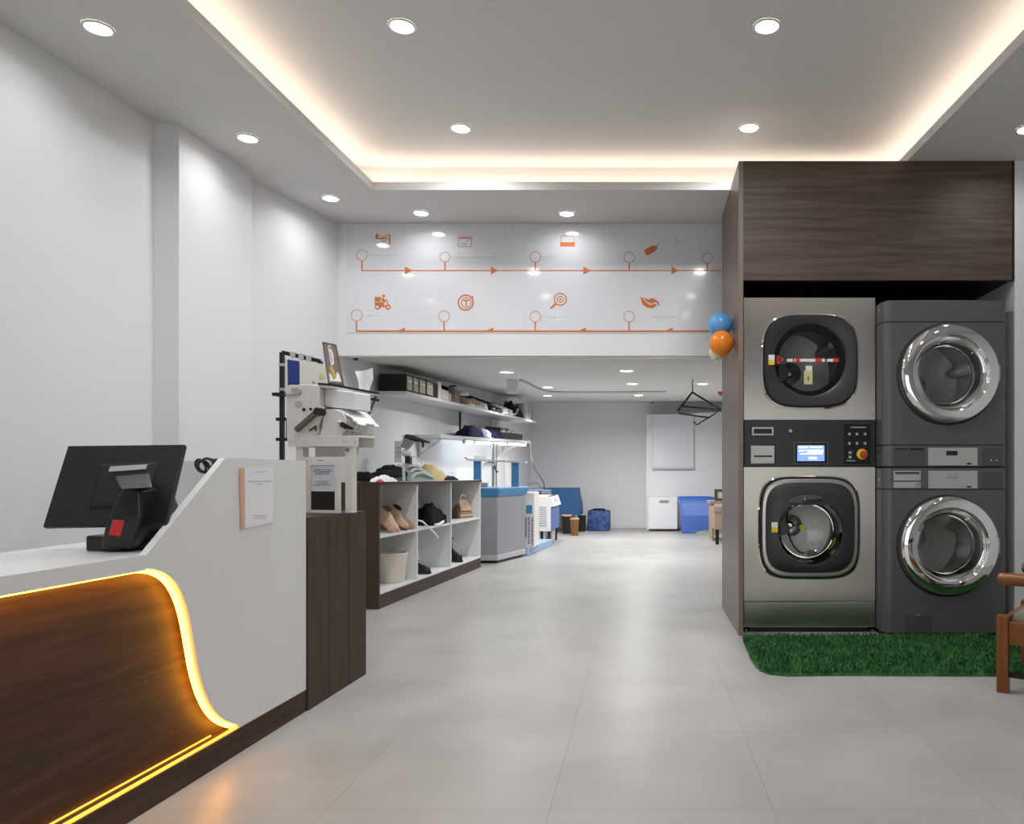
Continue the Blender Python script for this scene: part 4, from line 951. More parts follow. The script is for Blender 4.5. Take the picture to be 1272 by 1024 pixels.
for y0, y1 in ((YL+.012, YD[0]-.011), (YD[0]+.011, YD[1]-.011), (YD[1]+.011, YR_-.02)): ubox(y0, y1, .004, DU-.012, ZMid-.016, ZMid, 'shelf', M['white_lam'])
ubox(YL+.5, YR_-.05, .0-.004, .15, ZC, ZC+.003, 'white_liner', M['white_lam'])

# ---- generic goods
def shoe_parts(root, L, W, h, upper, sole, heel=.0, lining=None, high=False):
    b = MB(); rings = []
    for k in range(13):
        t = k/12; x = -L/2+L*t
        hw = W/2*(.72+.34*math.sin(PI*min(1, t*1.15))**1.0 if t < .78 else 1.0*math.cos((t-.78)/.22*1.35)+.02)
        hh = h*(1.0-.08*t) if t < .28 else h*(.977-.62*((t-.28)/.72)**.75)
        if high and t < .38: hh = h*1.5
        z0 = .016+heel*max(0, 1-t*1.7)
        rings.append([(x, hw*c*(1 if s < .2 else .78 if t < .45 else .9), z0+max(0, s)*hh) for c, s in [(math.cos(a), math.sin(a)) for a in [-.25+ (PI+.5)*j/12 for j in range(13)]]])
    b.loft(rings, True, True); b.build('upper', upper, root, local=True, smooth=True)
    b = MB(); o = []
    for sgn in (1, -1):
        seq = []
        for k in range(13):
            t = k/12; hw = W/2*(.74+.30*math.sin(PI*min(1, t*1.15)) if t < .8 else 1.0*math.cos((t-.8)/.2*1.3))+.004
            seq.append((-L/2-.004+(L+.008)*t, sgn*hw, t))
        o += seq if sgn == 1 else seq[::-1]
    b.hexa([(x, y, heel*max(0, 1-t*1.7)) for x, y, t in o], [(x, y, .02+heel*max(0, 1-t*1.7)) for x, y, t in o]); b.build('sole', sole, root, local=True)
    if heel > .01:
        b = MB(); b.hexa([(-L/2, -W*.22, 0), (-L/2+.05, -W*.22, 0), (-L/2+.05, W*.22, 0), (-L/2, W*.22, 0)], [(-L/2-.004, -W*.32, heel+.004), (-L/2+.07, -W*.3, heel), (-L/2+.07, W*.3, heel), (-L/2-.004, W*.32, heel+.004)]); b.build('heel', sole, root, local=True)
    b = MB(); zt = h*(1.5 if high else 1)+.014+heel
    b.ext([(-L/2+.055+.048*math.cos(a), W*.26*math.sin(a), zt-.01) for a in [2*PI*k/18 for k in range(18)]], (0, 0, .006)); b.build('opening', lining or M['black_matte'], root, local=True)
def shoe(name, lab, loc, rz, L=.28, W=.10, h=.075, upper=None, sole=None, heel=0, lining=None, tilt=0, roll=0, group=None, cat='shoe', high=False):
    t = thing(name, lab, cat, loc, rz, group); shoe_parts(t, L, W, h, upper, sole, heel, lining, high)
    t.rotation_euler = (roll, tilt, rz); return t
def heap(b, cx, cy, z0, lx, ly, h, seed, lumps=5, rz=0):
    random.seed(seed); n, m_ = 18, 12; rows = []
    lp = [(random.uniform(.15, .85), random.uniform(.2, .8), random.uniform(.12, .3), random.uniform(.3, 1)) for _ in range(lumps)]
    def hh(u, v):
        e = max(0, (1-(2*u-1)**4)*(1-(2*v-1)**4)); s = .62+min(.4, sum(a*math.exp(-((u-p)**2+(v-q)**2)/(r*r)) for p, q, r, a in lp)*.35)
        s += .06*math.sin(19*u+7*v+seed)+.05*math.sin(23*v-11*u)
        return h*e**.45*min(1.1, s)
    c_, s_ = math.cos(rz), math.sin(rz)
    def P(u, v, z):
        x, y = (u-.5)*lx, (v-.5)*ly; return (cx+x*c_-y*s_, cy+x*s_+y*c_, z)
    g = [[b.bm.verts.new(P(i/n, j/m_, z0+hh(i/n, j/m_))) for j in range(m_+1)] for i in range(n+1)]
    lo = [[b.bm.verts.new(P(i/n, j/m_, z0)) for j in range(m_+1)] for i in range(n+1)]
    for i in range(n):
        for j in range(m_):
            b.bm.faces.new((g[i][j], g[i+1][j], g[i+1][j+1], g[i][j+1])); b.bm.faces.new((lo[i][j], lo[i][j+1], lo[i+1][j+1], lo[i+1][j]))
    for i in range(n):
        b.bm.faces.new((lo[i][0], lo[i+1][0], g[i+1][0], g[i][0])); b.bm.faces.new((lo[i+1][m_], lo[i][m_], g[i][m_], g[i+1][m_]))
    for j in range(m_):
        b.bm.faces.new((lo[0][j+1], lo[0][j], g[0][j], g[0][j+1])); b.bm.faces.new((lo[n][j], lo[n][j+1], g[n][j+1], g[n][j]))
    return b
def cloth(name, lab, cat, c, lx, ly, h, m, seed, rz=0, group=None):
    b = MB(); heap(b, c[0], c[1], c[2], lx, ly, h, seed, rz=rz); return tag(b.build(name, m, None, smooth=True), lab, cat, group)
AL = PI/2-ang                                      # direction along the unit

# ---- goods inside the compartments
def uat(px, d, z):
    Y = (-2.07-.0791*6.04-d)/((px-PX)/F-.0791); Y0_ = Y-d*sa; return U(Y0_, d, z)
G_ = 'tan shoes in the cubby'
shoe('shoe', 'tan shoe at the front left of the upper left compartment, leaning heel up', uat(480.5, .13, ZMid+.072), -.45, .25, .115, .085, M['tan'], M['pink_tan'], .02, M['brown'], tilt=.62, group=G_)
shoe('shoe', 'tan shoe in the middle of the upper left compartment', uat(492.5, .15, ZMid+.072), -.35, .25, .115, .085, M['tan'], M['brown'], .02, M['black_matte'], tilt=.62, group=G_)
shoe('shoe', 'pinkish brown shoe at the right of the upper left compartment', uat(504, .12, ZMid+.064), -.30, .235, .105, .085, M['pink_tan'], M['tan'], .02, M['brown'], tilt=.55, group=G_)
# cream bucket
bk = thing('waste_bucket', 'cream tapered bucket in the lower left compartment', 'bucket', uat(487.5, .15, ZP_+.001))
b = MB(); b.lathe([(.001, .004), (.098, .0), (.102, .006), (.126, .245), (.120, .245), (.097, .012), (.001, .012)], (0, 0, 0), 'z', 40, False, False); b.build('body', M['cream'], bk, local=True, smooth=True)
b = MB(); b.lathe([(.1255, .236), (.132, .240), (.132, .250), (.120, .252), (.119, .244)], (0, 0, 0), 'z', 40, False, False); b.build('rim', M['cream'], bk, local=True, smooth=True)
# black shoulder bag
bg = thing('black_bag', 'crumpled black bag with a white strap in the upper middle compartment', 'bag', uat(533, .12, ZMid+.001))
p = uat(532, .15, ZMid+.001); b = MB(); heap(b, p.x, p.y, p.z, .46, .24, .20, 4, 4, AL); b.build('bag_body', M['black_matte'], bg, smooth=True)
p = uat(551, .10, ZMid+.06); b = MB(); b.ball(p, .085, .10, .058, 20); b.noise(.004); b.build('bag_flap', M['black_matte'], bg, smooth=True)
b = MB(); P_ = [uat(519.5, .02, ZMid+.075), uat(525, -.002, ZMid+.06), uat(531, -.012, ZMid+.012), uat(536, -.014, ZMid-.03), uat(541, -.015, ZMid-.075), uat(544, -.012, ZMid-.115)]; b.tube(smooth_path(P_, 5), .008, 6); b.build('strap', M['paper'], bg, smooth=True)
b = MB(); p = uat(545, .005, ZMid+.006); b.tube([uat(541, .0, ZMid+.012), p, uat(551, -.006, ZMid+.03)], .012, 8); b.build('white_tab', M['paper'], bg, smooth=True)
# handbag
hb = thing('handbag', 'small bronze handbag with a top handle in the upper right compartment', 'handbag', uat(575, .16, ZMid+.001), AL-.25)
b = MB(); b.hexa([(-.13, -.055, 0), (.13, -.055, 0), (.13, .055, 0), (-.13, .055, 0)], [(-.095, -.012, .20), (.095, -.012, .20), (.095, .012, .20), (-.095, .012, .20)]); b.bevel(.008, 2); b.build('body', M['bronze'], hb, local=True)
b = MB(); b.hexa([(-.118, -.055, .085), (.118, -.055, .085), (.1, -.018, .205), (-.1, -.018, .205)], [(-.118, -.049, .085), (.118, -.049, .085), (.1, .016, .205), (-.1, .016, .205)]); b.build('flap', M['tan'], hb, local=True)
b = MB(); b.tube([(.06*math.cos(a), -.0, .195+.065*math.sin(a)) for a in [PI*k/14 for k in range(15)]], .007, 8); b.build('handle', M['cream'], hb, local=True, smooth=True)
b = MB(); b.box(-.132, .132, -.058, .058, .028, .036); b.build('base_trim', M['cream'], hb, local=True)
b = MB(); b.hexa([(-.17, -.05, 0), (-.132, -.05, 0), (-.132, .06, 0), (-.17, .06, 0)], [(-.14, -.02, .12), (-.125, -.02, .15), (-.125, .02, .15), (-.14, .02, .12)]); b.build('side_gusset', M['brown'], hb, local=True)
p = uat(519.5, .03, ZP_+.001); shoe('shoe', 'black shoe half hidden behind the divider in the lower middle compartment', uat(521.5, .12, ZP_+.001), -.3, .22, .09, .11, M['black'], M['black'])
shoe('shoe', 'black ankle boot half hidden at the left of the lower right compartment', uat(563.5, .12, ZP_+.001), -.3, .20, .09, .16, M['black'], M['black'], high=True, cat='boot')

# ---- goods on top of the unit
ZT_ = ZC+.004
def top_at(px, d): return uat(px, d, ZT_)
cloth('folded_garment', 'dark garment lying at the far left of the cubby top behind the machine', 'garment', U(6.18, .20, ZT_), .16, .22, .075, M['black_matte'], 21, AL)
b = MB(); p = top_at(477, .04); heap(b, p.x, p.y, p.z, .30, .12, .055, 31, 4, AL); tag(b.build('plastic_packet', M['paper'], None, smooth=True), 'crumpled white packet with a red end on the cubby top', 'packet')
pk = bpy.data.objects['plastic_packet']; b = MB(); p = top_at(472.5, -.0); heap(b, p.x, p.y, p.z, .09, .04, .022, 33, 3, AL); b.build('red_end', M['red'], pk, smooth=True)
def cloth_y(px, d, z, lx, ly, h, m, seed, lab, nm='garment', rz=0):
    p = uat(px, d, z); return cloth(nm, lab, 'garment', p, lx, ly, h, m, seed, AL+rz)
cloth_y(482, .17, ZT_, .66, .22, .065, M['dark_green'], 41, 'dark teal garment at the bottom of the black pile on the cubby top')
cloth_y(486, .17, ZT_+.045, .62, .20, .060, M['black_matte'], 42, 'black garment in the middle of the pile on the cubby top')
cloth_y(489, .19, ZT_+.085, .44, .16, .058, M['black_matte'], 43, 'black garment topmost on the pile on the cubby top')
# framed striped cloth, leaning
sc = thing('striped_garment', 'grey green garment with pale stripes lying bunched on the cubby top', 'garment', top_at(512, .14), AL)
b = MB(); heap(b, 0, 0, 0, .62, .24, .15, 51, 4); b.build('cloth', M['green_cloth'], sc, local=True, smooth=True)
for k in range(3):
    b = MB(); P_ = [(-.27+.02*k, -.10+.02*k, .03+.05*k), (-.14, -.122+.03*k, .075+.03*k), (.02, -.124+.03*k, .062+.026*k), (.2, -.118+.02*k, .03+.012*k), (.29, -.10, .012)]
    b.tube(smooth_path(P_, 5), .011, 6); b.build('pale_stripe', M['paper_grey'], sc, local=True, smooth=True)
b = MB(); p0 = uat(502, .0, ZT_); p1 = uat(501, .02, ZT_+.155); b.bar(p0, p1, .02, .012); tag(b.build('glass_edge_plate', M['green_pale'], None), 'pale green plate standing on edge beside the striped garment', 'plate')
cloth_y(533, .14, ZT_, .50, .24, .15, M['yellow_cloth'], 61, 'yellow checked garment heaped on the cubby top')
cloth_y(551, .10, ZT_, .42, .20, .055, M['black_matte'], 62, 'flat black garment at the right of the cubby top')
# spotting gun stand
gs = thing('spotting_gun_stand', 'grey stain removal spray stand with a tilted head and black arm against the left wall', 'tool', U(7.0, .29, ZC))
def g_(px, py, d=0): return at(px, py, 7.05+d)
b = MB(); b.hexa([g_(490, 575), g_(499, 575), g_(499, 575, .05), g_(490, 575, .05)], [g_(490, 548), g_(498, 548), g_(498, 548, .05), g_(490, 548, .05)]); b.build('wall_bracket', M['white_metal'], gs)
for py in (556, 562, 568): 
    b = MB(); b.bar(g_(490.5, py, -.004), g_(498, py, -.004), .006, .006); b.build('bracket_slot', M['grey_light'], gs)
b = MB(); b.ext([g_(497, 555, -.08), g_(503, 544, -.08), g_(514, 547, -.08), g_(505, 558, -.08)], (0, .09, 0)); b.bevel(.008, 2); hd = b.build('spray_head', M['grey_mid'], gs)
b = MB(); b.tube([g_(497, 556, -.04), g_(503, 545, -.04), g_(501.5, 541, -.04)], .018, 8); b.build('head_frame', M['white_metal'], gs, smooth=True)
b = MB(); b.tube([g_(504, 543, -.05), g_(512, 544.5, -.06), g_(520, 546.5, -.06), g_(534, 550, -.07)], [.026, .03, .020, .008], 8); arm = b.build('black_arm', M['charcoal'], gs, smooth=True)
b = MB(); b.tube([g_(525, 549, -.06), g_(525.5, 556, -.06)], [.013, .008], 8); b.build('nozzle', M['black'], arm, smooth=True)
b = MB(); b.ball(g_(505, 563, -.03), .045, .04, .038, 18); b.build('bulb_housing', M['white_metal'], gs, smooth=True)
b = MB(); b.ext([g_(503, 567, -.07), g_(509, 567, -.07), g_(509, 576, -.07), g_(503, 576, -.07)], (0, .07, 0)); b.build('black_box', M['black'], gs)
b = MB(); b.tube(smooth_path([g_(507, 569, -.05), g_(514, 567.5, -.06), g_(520, 570, -.06), g_(524, 577, -.06)], 5), .005, 6); b.build('hose', M['cream'], gs, smooth=True)
b = MB(); p = g_(498, 577, 0); b.tube([g_(496, 577, .0), g_(496, 592, .0), Vector((g_(496, 592, 0).x, 7.05, ZC+.001))], .02, 8); b.build('post', M['white_metal'], gs)

# ------------------------------------------------------------------ upper wall shelf and its goods
A1, B1 = -2.57, .055
def shx(Y): return A1+B1*Y
def shy(px): return A1/((px-PX)/F-B1)
def shz(Y): return 1.818+(Y-7.09)*.0245
def wallx(Y): return -2.496+.0273*(Y-6.29)
us_ = thing('wall_shelf', 'long white upper wall shelf under the mezzanine ceiling, crowded with boxes and shoes', 'shelf', (-2.3, 9.5, 1.9))
b = MB(); q = [(shx(7.09), 7.09), (shx(13.2), 13.2), (wallx(13.2)+.002, 13.2), (wallx(7.09)+.002, 7.09)]
b.hexa([(x, y, shz(y)-.03) for x, y in q], [(x, y, shz(y)) for x, y in q]); b.build('board', M['white_lam'], us_)
for px in (604, 642):
    Y = shy(px)+.1; b = MB(); x0 = wallx(Y)+.003; b.box(x0, x0+.02, Y-.015, Y+.015, shz(Y)-.28, shz(Y)-.03); br_ = b.build('bracket', M['charcoal'] if px == 604 else M['white_metal'], us_)
def S_(px, d, z=0): Y = (A1-d)/((px-PX)/F-B1); return Vector((shx(Y)-d, Y, shz(Y)+.001+z))
def sbox(px0, px1, h, d0, d1, name, lab, cat, m, face=None, group=None, z=0, lid=None):
    Ya, Yb = shy(px0), shy(px1); t = thing(name, lab, cat, (shx((Ya+Yb)/2)-(d0+d1)/2, (Ya+Yb)/2, shz((Ya+Yb)/2)+z), 0, group)
    zz_ = max(shz(Ya), shz(Yb))+.001+z
    q = [(shx(Ya)-d0, Ya), (shx(Yb)-d0, Yb), (shx(Yb)-d1, Yb), (shx(Ya)-d1, Ya)]
    b = MB(); b.hexa([(x, y, zz_) for x, y in q], [(x, y, zz_+h) for x, y in q]); b.bevel(.003, 1); b.build('carton', m, t)
    if lid:
        b = MB(); b.hexa([(x*1.0+(.004 if i < 2 else -.004), y, zz_+h-.03) for i, (x, y) in enumerate(q)], [(x+(.004 if i < 2 else -.004), y, zz_+h+.004) for i, (x, y) in enumerate(q)]); b.build('lid', lid, t)
    if face:
        e = (Yb-Ya)*.10; f0, f1 = Ya+e, Yb-e; b = MB(); b.ext([(shx(f0)-d0+.001, f0, zz_+.012), (shx(f1)-d0+.001, f1, zz_+.012), (shx(f1)-d0+.001, f1, zz_+h-.018), (shx(f0)-d0+.001, f0, zz_+h-.018)], (.003, 0, 0)); f = b.build('window', face, t)
        b = MB(); f0, f1 = Ya+2.2*e, Yb-2.2*e; b.ext([(shx(f0)-d0+.004, f0, zz_+h*.55), (shx(f1)-d0+.004, f1, zz_+h*.55), (shx(f1)-d0+.004, f1, zz_+h*.68), (shx(f0)-d0+.004, f0, zz_+h*.68)], (.002, 0, 0)); b.build('label', M['paper'], f)
    return t
GB = 'black shoe boxes in a row'
for a_, b_2, lab in ((505.3, 513.4, 'black shoe box with a pale front window, leftmost of the row on the upper shelf'), (513.6, 520.6, 'black shoe box with a pale front window, second in the row on the upper shelf'),
                     (520.8, 529.6, 'black shoe box with a pale front window, third in the row on the upper shelf'), (529.8, 539.2, 'black shoe box with a pale front window, fourth in the row on the upper shelf')):
    sbox(a_, b_2, .155, .006, .25, 'shoe_box', lab, 'box', M['black_brown'], M['window_beige'], GB)
sbox(539.5, 544.3, .150, .006, .24, 'shoe_box', 'plain dark brown shoe box, rightmost of the row on the upper shelf', 'box', M['black_brown'], None, GB)
sbox(545, 549, .175, .004, .20, 'box_file', 'narrow white box file beside the dark shoe boxes', 'box', M['white_lam'])
sbox(549.6, 557.8, .105, .004, .15, 'carton', 'small cream carton at the front of the upper shelf', 'box', M['cream'])
sbox(549.6, 561, .17, .155, .28, 'shoe_box', 'black box standing behind the small cream carton', 'box', M['black'])
sbox(558.2, 561.2, .085, .004, .20, 'carton', 'thin grey carton just right of the cream carton', 'box', M['grey_light'])
sbox(561.4, 564.8, .085, .004, .20, 'carton', 'thin brown carton right of the grey one on the upper shelf', 'box', M['brown'])
sbox(565.2, 571.5, .095, .004, .20, 'carton', 'taupe carton carrying a cream shoe on the upper shelf', 'box', M['taupe'])
p = S_(569.5, .09, .105); shoe('shoe', 'cream shoe lying on top of the taupe carton', p, -.6, .28, .14, .085, M['cream'], M['paper'], .03)
sbox(572, 632, .17, .26, .335, 'long_bag', 'long black bag lying behind the shoes on the upper shelf', 'bag', M['black_matte'])
for px, lab, m1, m2 in ((573.6, 'tan sneaker with a pale sole, leftmost of the tan ones on the upper shelf', 'tan', 'cream'), (577.2, 'tan sneaker with a pale sole, second of the tan ones on the upper shelf', 'tan', 'paper'),
                        (581.0, 'tan sneaker with a pale sole, third of the tan ones on the upper shelf', 'pink_tan', 'cream'), (585.0, 'tan sneaker with a pale sole, rightmost of the tan ones on the upper shelf', 'tan', 'paper')):
    shoe('sneaker', lab, S_(px, .11), -.25, .25, .10, .125, M[m1], M[m2], .0, M['brown'], group='tan sneakers on the upper shelf')
shoe('sneaker', 'white sneaker between the tan and the black shoes on the upper shelf', S_(592.5, .11), -.25, .27, .15, .14, M['cream'], M['paper'], 0, M['black_matte'])
shoe('shoe', 'black shoe with a low heel, left of two on the upper shelf', S_(604, .11), -.2, .27, .17, .125, M['black'], M['black'], .02)
shoe('shoe', 'black shoe with a low heel, right of two on the upper shelf', S_(611.5, .11), -.2, .27, .17, .12, M['black'], M['black'], .02)
shoe('sneaker', 'white and grey sneaker, left of a pair on the upper shelf', S_(619, .10), -.2, .27, .18, .15, M['paper_grey'], M['paper'], 0, M['grey_mid'])
shoe('sneaker', 'white and grey sneaker, right of a pair on the upper shelf', S_(625.5, .10), -.2, .27, .18, .15, M['paper_grey'], M['paper'], 0, M['grey_mid'])
p = S_(636, .16); bb2 = thing('shoulder_bag', 'black shoulder bag with a grey strap near the far end of the upper shelf', 'bag', p)
b = MB(); heap(b, p.x, p.y, p.z, .26, .95, .25, 71, 5); b.build('bag_body', M['black_matte'], bb2, smooth=True)
b = MB(); b.tube(smooth_path([S_(626, .02, .09), S_(629, .0, .05), S_(633, -.004, .02), S_(640, -.004, .03), S_(643.5, .0, .12)], 5), .016, 6); b.build('strap', M['paper_grey'], bb2, smooth=True)
for px, h, lab in ((646.5, .25, 'grey rolled bundle, taller one at the far end of the upper shelf'), (650.5, .22, 'grey rolled bundle, middle one at the far end of the upper shelf'), (654.0, .20, 'grey rolled bundle, last one at the far end of the upper shelf')):
    p = S_(px, .13); b = MB(); b.lathe([(.10, 0), (.115, .02), (.115, h-.02), (.10, h), (.04, h+.004)], p, 'z', 20); tag(b.build('rolled_bundle', M['grey_mid'], None, smooth=True), lab, 'bundle', 'grey bundles on the upper shelf')

# ------------------------------------------------------------------ lower shelf with tube lights
A2, B2 = -2.157-.0602*8.2, .0602
def lx_(Y): return A2+B2*Y
def ly_(px): return A2/((px-PX)/F-B2)
def lz(Y): return 1.477+(Y-8.2)*.029
ls = thing('wall_shelf', 'lower grey wall shelf carrying jeans and a tray above the ironing table', 'shelf', (-2.2, 10.3, 1.5))
q = [(lx_(8.2), 8.2), (lx_(12.8), 12.8), (wallx(12.8)+.002, 12.8), (wallx(8.2)+.002, 8.2)]
b = MB(); b.hexa([(x, y, lz(y)-.035) for x, y in q], [(x, y, lz(y)) for x, y in q]); b.build('board', M['shelf_grey'], ls)
for Y in (8.35, 12.3):
    b = MB(); x0 = wallx(Y)+.003; b.box(x0, x0+.02, Y-.012, Y+.012, lz(Y)-.25, lz(Y)-.035); br_ = b.build('bracket', M['white_metal'], ls)
    b = MB(); b.bar((x0+.01, Y, lz(Y)-.22), (lx_(Y)-.04, Y, lz(Y)-.04), .018, .014); b.build('brace', M['white_metal'], br_)
def tube_light(pa, pb_, lab):
    Ya, Yb = ly_(pa), ly_(pb_); A_ = Vector((lx_(Ya)-.05, Ya, lz(Ya)-.060)); B_ = Vector((lx_(Yb)-.05, Yb, lz(Yb)-.060))
    t = thing('tube_light', lab, 'tube light', (A_+B_)/2, 0, 'tube lights under the lower shelf')
    b = MB(); b.bar(A_+Vector((0, 0, .016)), B_+Vector((0, 0, .016)), .05, .018); b.build('batten', M['white_metal'], t)
    d = (B_-A_).normalized(); b = MB(); b.tube([A_+d*.02+Vector((.004, 0, -.006)), B_-d*.02+Vector((.004, 0, -.006))], .017, 12); b.build('tube', M['tube'], t, smooth=True)
    for e_ in (A_, B_-d*.02):
        b = MB(); b.bar(e_, e_+d*.02, .04, .045); b.build('end_cap', M['white_metal'], t)
tube_light(581.5, 591.5, 'short fluorescent tube light, leftmost under the lower shelf')
tube_light(593, 632, 'long fluorescent tube light in the middle under the lower shelf')
tube_light(634, 656, 'fluorescent tube light, rightmost under the lower shelf')
def LS(px, d, z=0): Y = (A2-d)/((px-PX)/F-B2); return Vector((lx_(Y)-d, Y, lz(Y)+.002+z))
jn = thing('folded_jeans', 'folded navy jeans with a lilac lining on the lower shelf', 'garment', LS(597, .14))
p = LS(586, .13); b = MB(); heap(b, p.x, p.y, p.z, .22, .95, .135, 81, 6); b.build('jeans_left', M['navy'], jn, smooth=True)
p = LS(609, .14); b = MB(); heap(b, p.x, p.y, p.z, .24, .95, .145, 86, 3); b.build('jeans_right', M['navy'], jn, smooth=True)
p = LS(598.5, .12); b = MB(); heap(b, p.x, p.y, p.z, .24, .42, .165, 83, 3); b.build('lining', M['lilac'], jn, smooth=True)
p = LS(640, .16); tb_ = thing('tool_tray', 'open black tray with pale tools at the right end of the lower shelf', 'tray', p)
Ya, Yb = ly_(627), ly_(653); 
def tq(y0, y1, d0, d1, z0, z1, nm, m, par=None):
    b = MB(); b.hexa([(lx_(y)-d, y, lz(y)+z0) for y, d in ((y0, d0), (y1, d0), (y1, d1), (y0, d1))], [(lx_(y)-d, y, lz(y)+z1) for y, d in ((y0, d0), (y1, d0), (y1, d1), (y0, d1))]); return b.build(nm, m, par or tb_)
tq(Ya, Yb, .05, .28, .003, .02, 'tray_floor', M['black']); tq(Ya, Yb, .05, .065, .02, .10, 'front_wall', M['black']); tq(Ya, Ya+.02, .065, .265, .02, .17, 'side_wall', M['black']); tq(Yb-.02, Yb, .065, .265, .02, .10, 'side_wall', M['black']); tq(Ya, Yb, .265, .28, .02, .19, 'back_wall', M['charcoal'])
for k, (px, r) in enumerate(((634, .035), (640, .03), (645.5, .035))):
    Y = ly_(px); b = MB(); b.tube([(lx_(Y)-.22, Y, lz(Y)+.05), (lx_(Y)-.09, Y+.05, lz(Y)+.13)], r, 10); b.build('tool', M['silver'], tb_, smooth=True)
# ------------------------------------------------------------------ vacuum ironing table with gantry
it = thing('ironing_table', 'grey vacuum ironing table with a blue top and blue gantry posts', 'ironing table', (-1.95, 9.5, 0))
foot = [(-2.33, 9.15), (-1.735, 9.15), (-1.53, 9.93), (-2.20, 9.93)]
def grow(pts, d, c=None):
    cx = sum(p[0] for p in pts)/len(pts); cy = sum(p[1] for p in pts)/len(pts)
    return [(cx+(x-cx)*(1+d), cy+(y-cy)*(1+d)) for x, y in pts]
def tier(pts, z0, z1, nm, m, par, bev=.006, pts2=None):
    b = MB(); b.hexa([(x, y, z0) for x, y in pts], [(x, y, z1) for x, y in (pts2 or pts)])
    if bev: b.bevel(bev, 2)
    return b.build(nm, m, par)
tier(grow(foot, -.06), 0, .035, 'feet_frame', M['black'], it, 0)
tier(grow(foot, .02), .033, .10, 'base_band', M['grey_light'], it)
tier(foot, .10, .81, 'cabinet', M['grey_mid'], it, .004)
tier(grow(foot, .04), .79, .885, 'top_rim', M['blue'], it, .012, grow(foot, .13))
tier(grow(foot, .10), .885, .90, 'padded_top', M['blue_light'], it, .005)
YG_ = 9.75
def gq(px, py, Y=YG_): return at(px, py, Y)
for px in (593, 640):
    p0, p1 = gq(px, 612), gq(px, 573); x = p0.x; b = MB(); b.box(x-.045, x+.045, YG_-.02, YG_+.02, .895, p1.z); b.build('gantry_post', M['blue'], it)
a0, a1 = gq(583, 571.5), gq(654, 574.5); b = MB(); b.hexa([a0+Vector((0, -.09, -.012)), a1+Vector((0, -.09, -.012)), a1+Vector((0, .09, -.012)), a0+Vector((0, .09, -.012))], [a0+Vector((0, -.09, .012)), a1+Vector((0, -.09, .012)), a1+Vector((0, .09, .012)), a0+Vector((0, .09, .012))]); gb_ = b.build('gantry_shelf', M['shelf_grey'], it)
b = MB(); b.bar(a0+Vector((0, -.09, 0)), a0+Vector((-.035, -.10, .03)), .03, .012); b.build('shelf_hook', M['satin_dark'], gb_)
b = MB(); q = gq(596, 568.5); b.box(q.x-.06, q.x+.09, YG_-.06, YG_+.04, a0.z+.012, a0.z+.05); b.build('white_tray', M['paper'], gb_)
for px, r in ((611.5, .018), (615.5, .010)):
    p = gq(px, 606); b = MB(); b.tube([(p.x, YG_+.05, .895), (p.x, YG_+.05, gq(px, 550).z)], r, 10); b.build('suspension_rod', M['satin'], it, smooth=True)
b = MB(); p = gq(608, 577); b.lathe([(.02, 0), (.07, -.02), (.075, -.05), (.02, -.055)], (p.x, YG_-.02, p.z+.03), 'z', 20); b.build('lamp_cup', M['paper'], it, smooth=True)
b = MB(); b.tube(smooth_path([gq(614, 575, YG_-.02), gq(615, 582, YG_-.02), gq(617, 587, YG_-.02), gq(619, 585, YG_-.02)], 4), .007, 6); b.build('hook', M['black'], it, smooth=True)
b = MB(); p = gq(601, 603, 9.4); b.box(p.x-.07, p.x+.05, 9.36, 9.44, .901, .955); b.bevel(.012, 2); b.build('iron_rest', M['grey_mid'], it)

# steam generator with label panel
sgn = thing('steam_generator', 'white steam generator with a label panel on a pale blue base beside the ironing table', 'steam generator', (-1.5, 10.6, 0))
q = [(-1.60, 10.02), (-1.508, 10.02), (-1.36, 11.42), (-1.75, 11.42)]
tier(q, 0, .10, 'base', M['blue_light'], sgn, .008)
q2 = [(-1.62, 10.10), (-1.432, 10.10), (-1.432, 10.55), (-1.70, 10.55)]
tier(q2, .10, .82, 'panel_housing', M['white_metal'], sgn, .006)
def sq_(px, py): return at(px, py, 10.098)
b = MB(); b.ext([sq_(654, 628), sq_(661, 627.5), sq_(661, 638), sq_(654, 638.5)], (0, -.004, 0)); b.build('blue_label', M['blue'], sgn)
random.seed(9)
for px, y0, y1 in ((657, 642, 676), (661.3, 643, 677), (653.3, 643, 668)):
    y = y0
    while y < y1:
        l = random.uniform(1.2, 2.6); b = MB(); b.ext([sq_(px-1.1, y), sq_(px+1.1, y), sq_(px+1.1, min(y1, y+l)), sq_(px-1.1, min(y1, y+l))], (0, -.003, 0)); b.build('printed_mark', M['ink_blue'], sgn); y += l+.9
# boiler with vents and sloped console
bo_ = thing('boiler', 'white vented boiler with a slate blue side and sloped console behind the steam generator', 'boiler', (-1.5, 12.0, 0))
X_a, X_b, Yb0, Yb1 = -1.70, -1.375, 11.55, 12.55
zt_, zb2 = at(0, 617, 11.55).z, at(0, 660.5, 11.55).z
b = MB(); b.box(X_a, X_b-.02, Yb0, Yb1, zb2, zt_); b.bevel(.006, 1); b.build('body', M['white_metal'], bo_)
b = MB(); b.box(X_b-.02, X_b, Yb0+.02, Yb1-.01, zb2+.01, zt_-.17); b.build('side_panel', M['blue_purple'], bo_)
b = MB(); b.ext([(X_b-.10, Yb0+.01, zt_+.0), (X_b-.02, Yb0+.01, zt_+.0), (X_b+.03, Yb0+.01, zt_-.15), (X_b-.02, Yb0+.01, zt_-.16)], (0, Yb1-Yb0-.03, 0)); co = b.build('console', M['white_metal'], bo_)
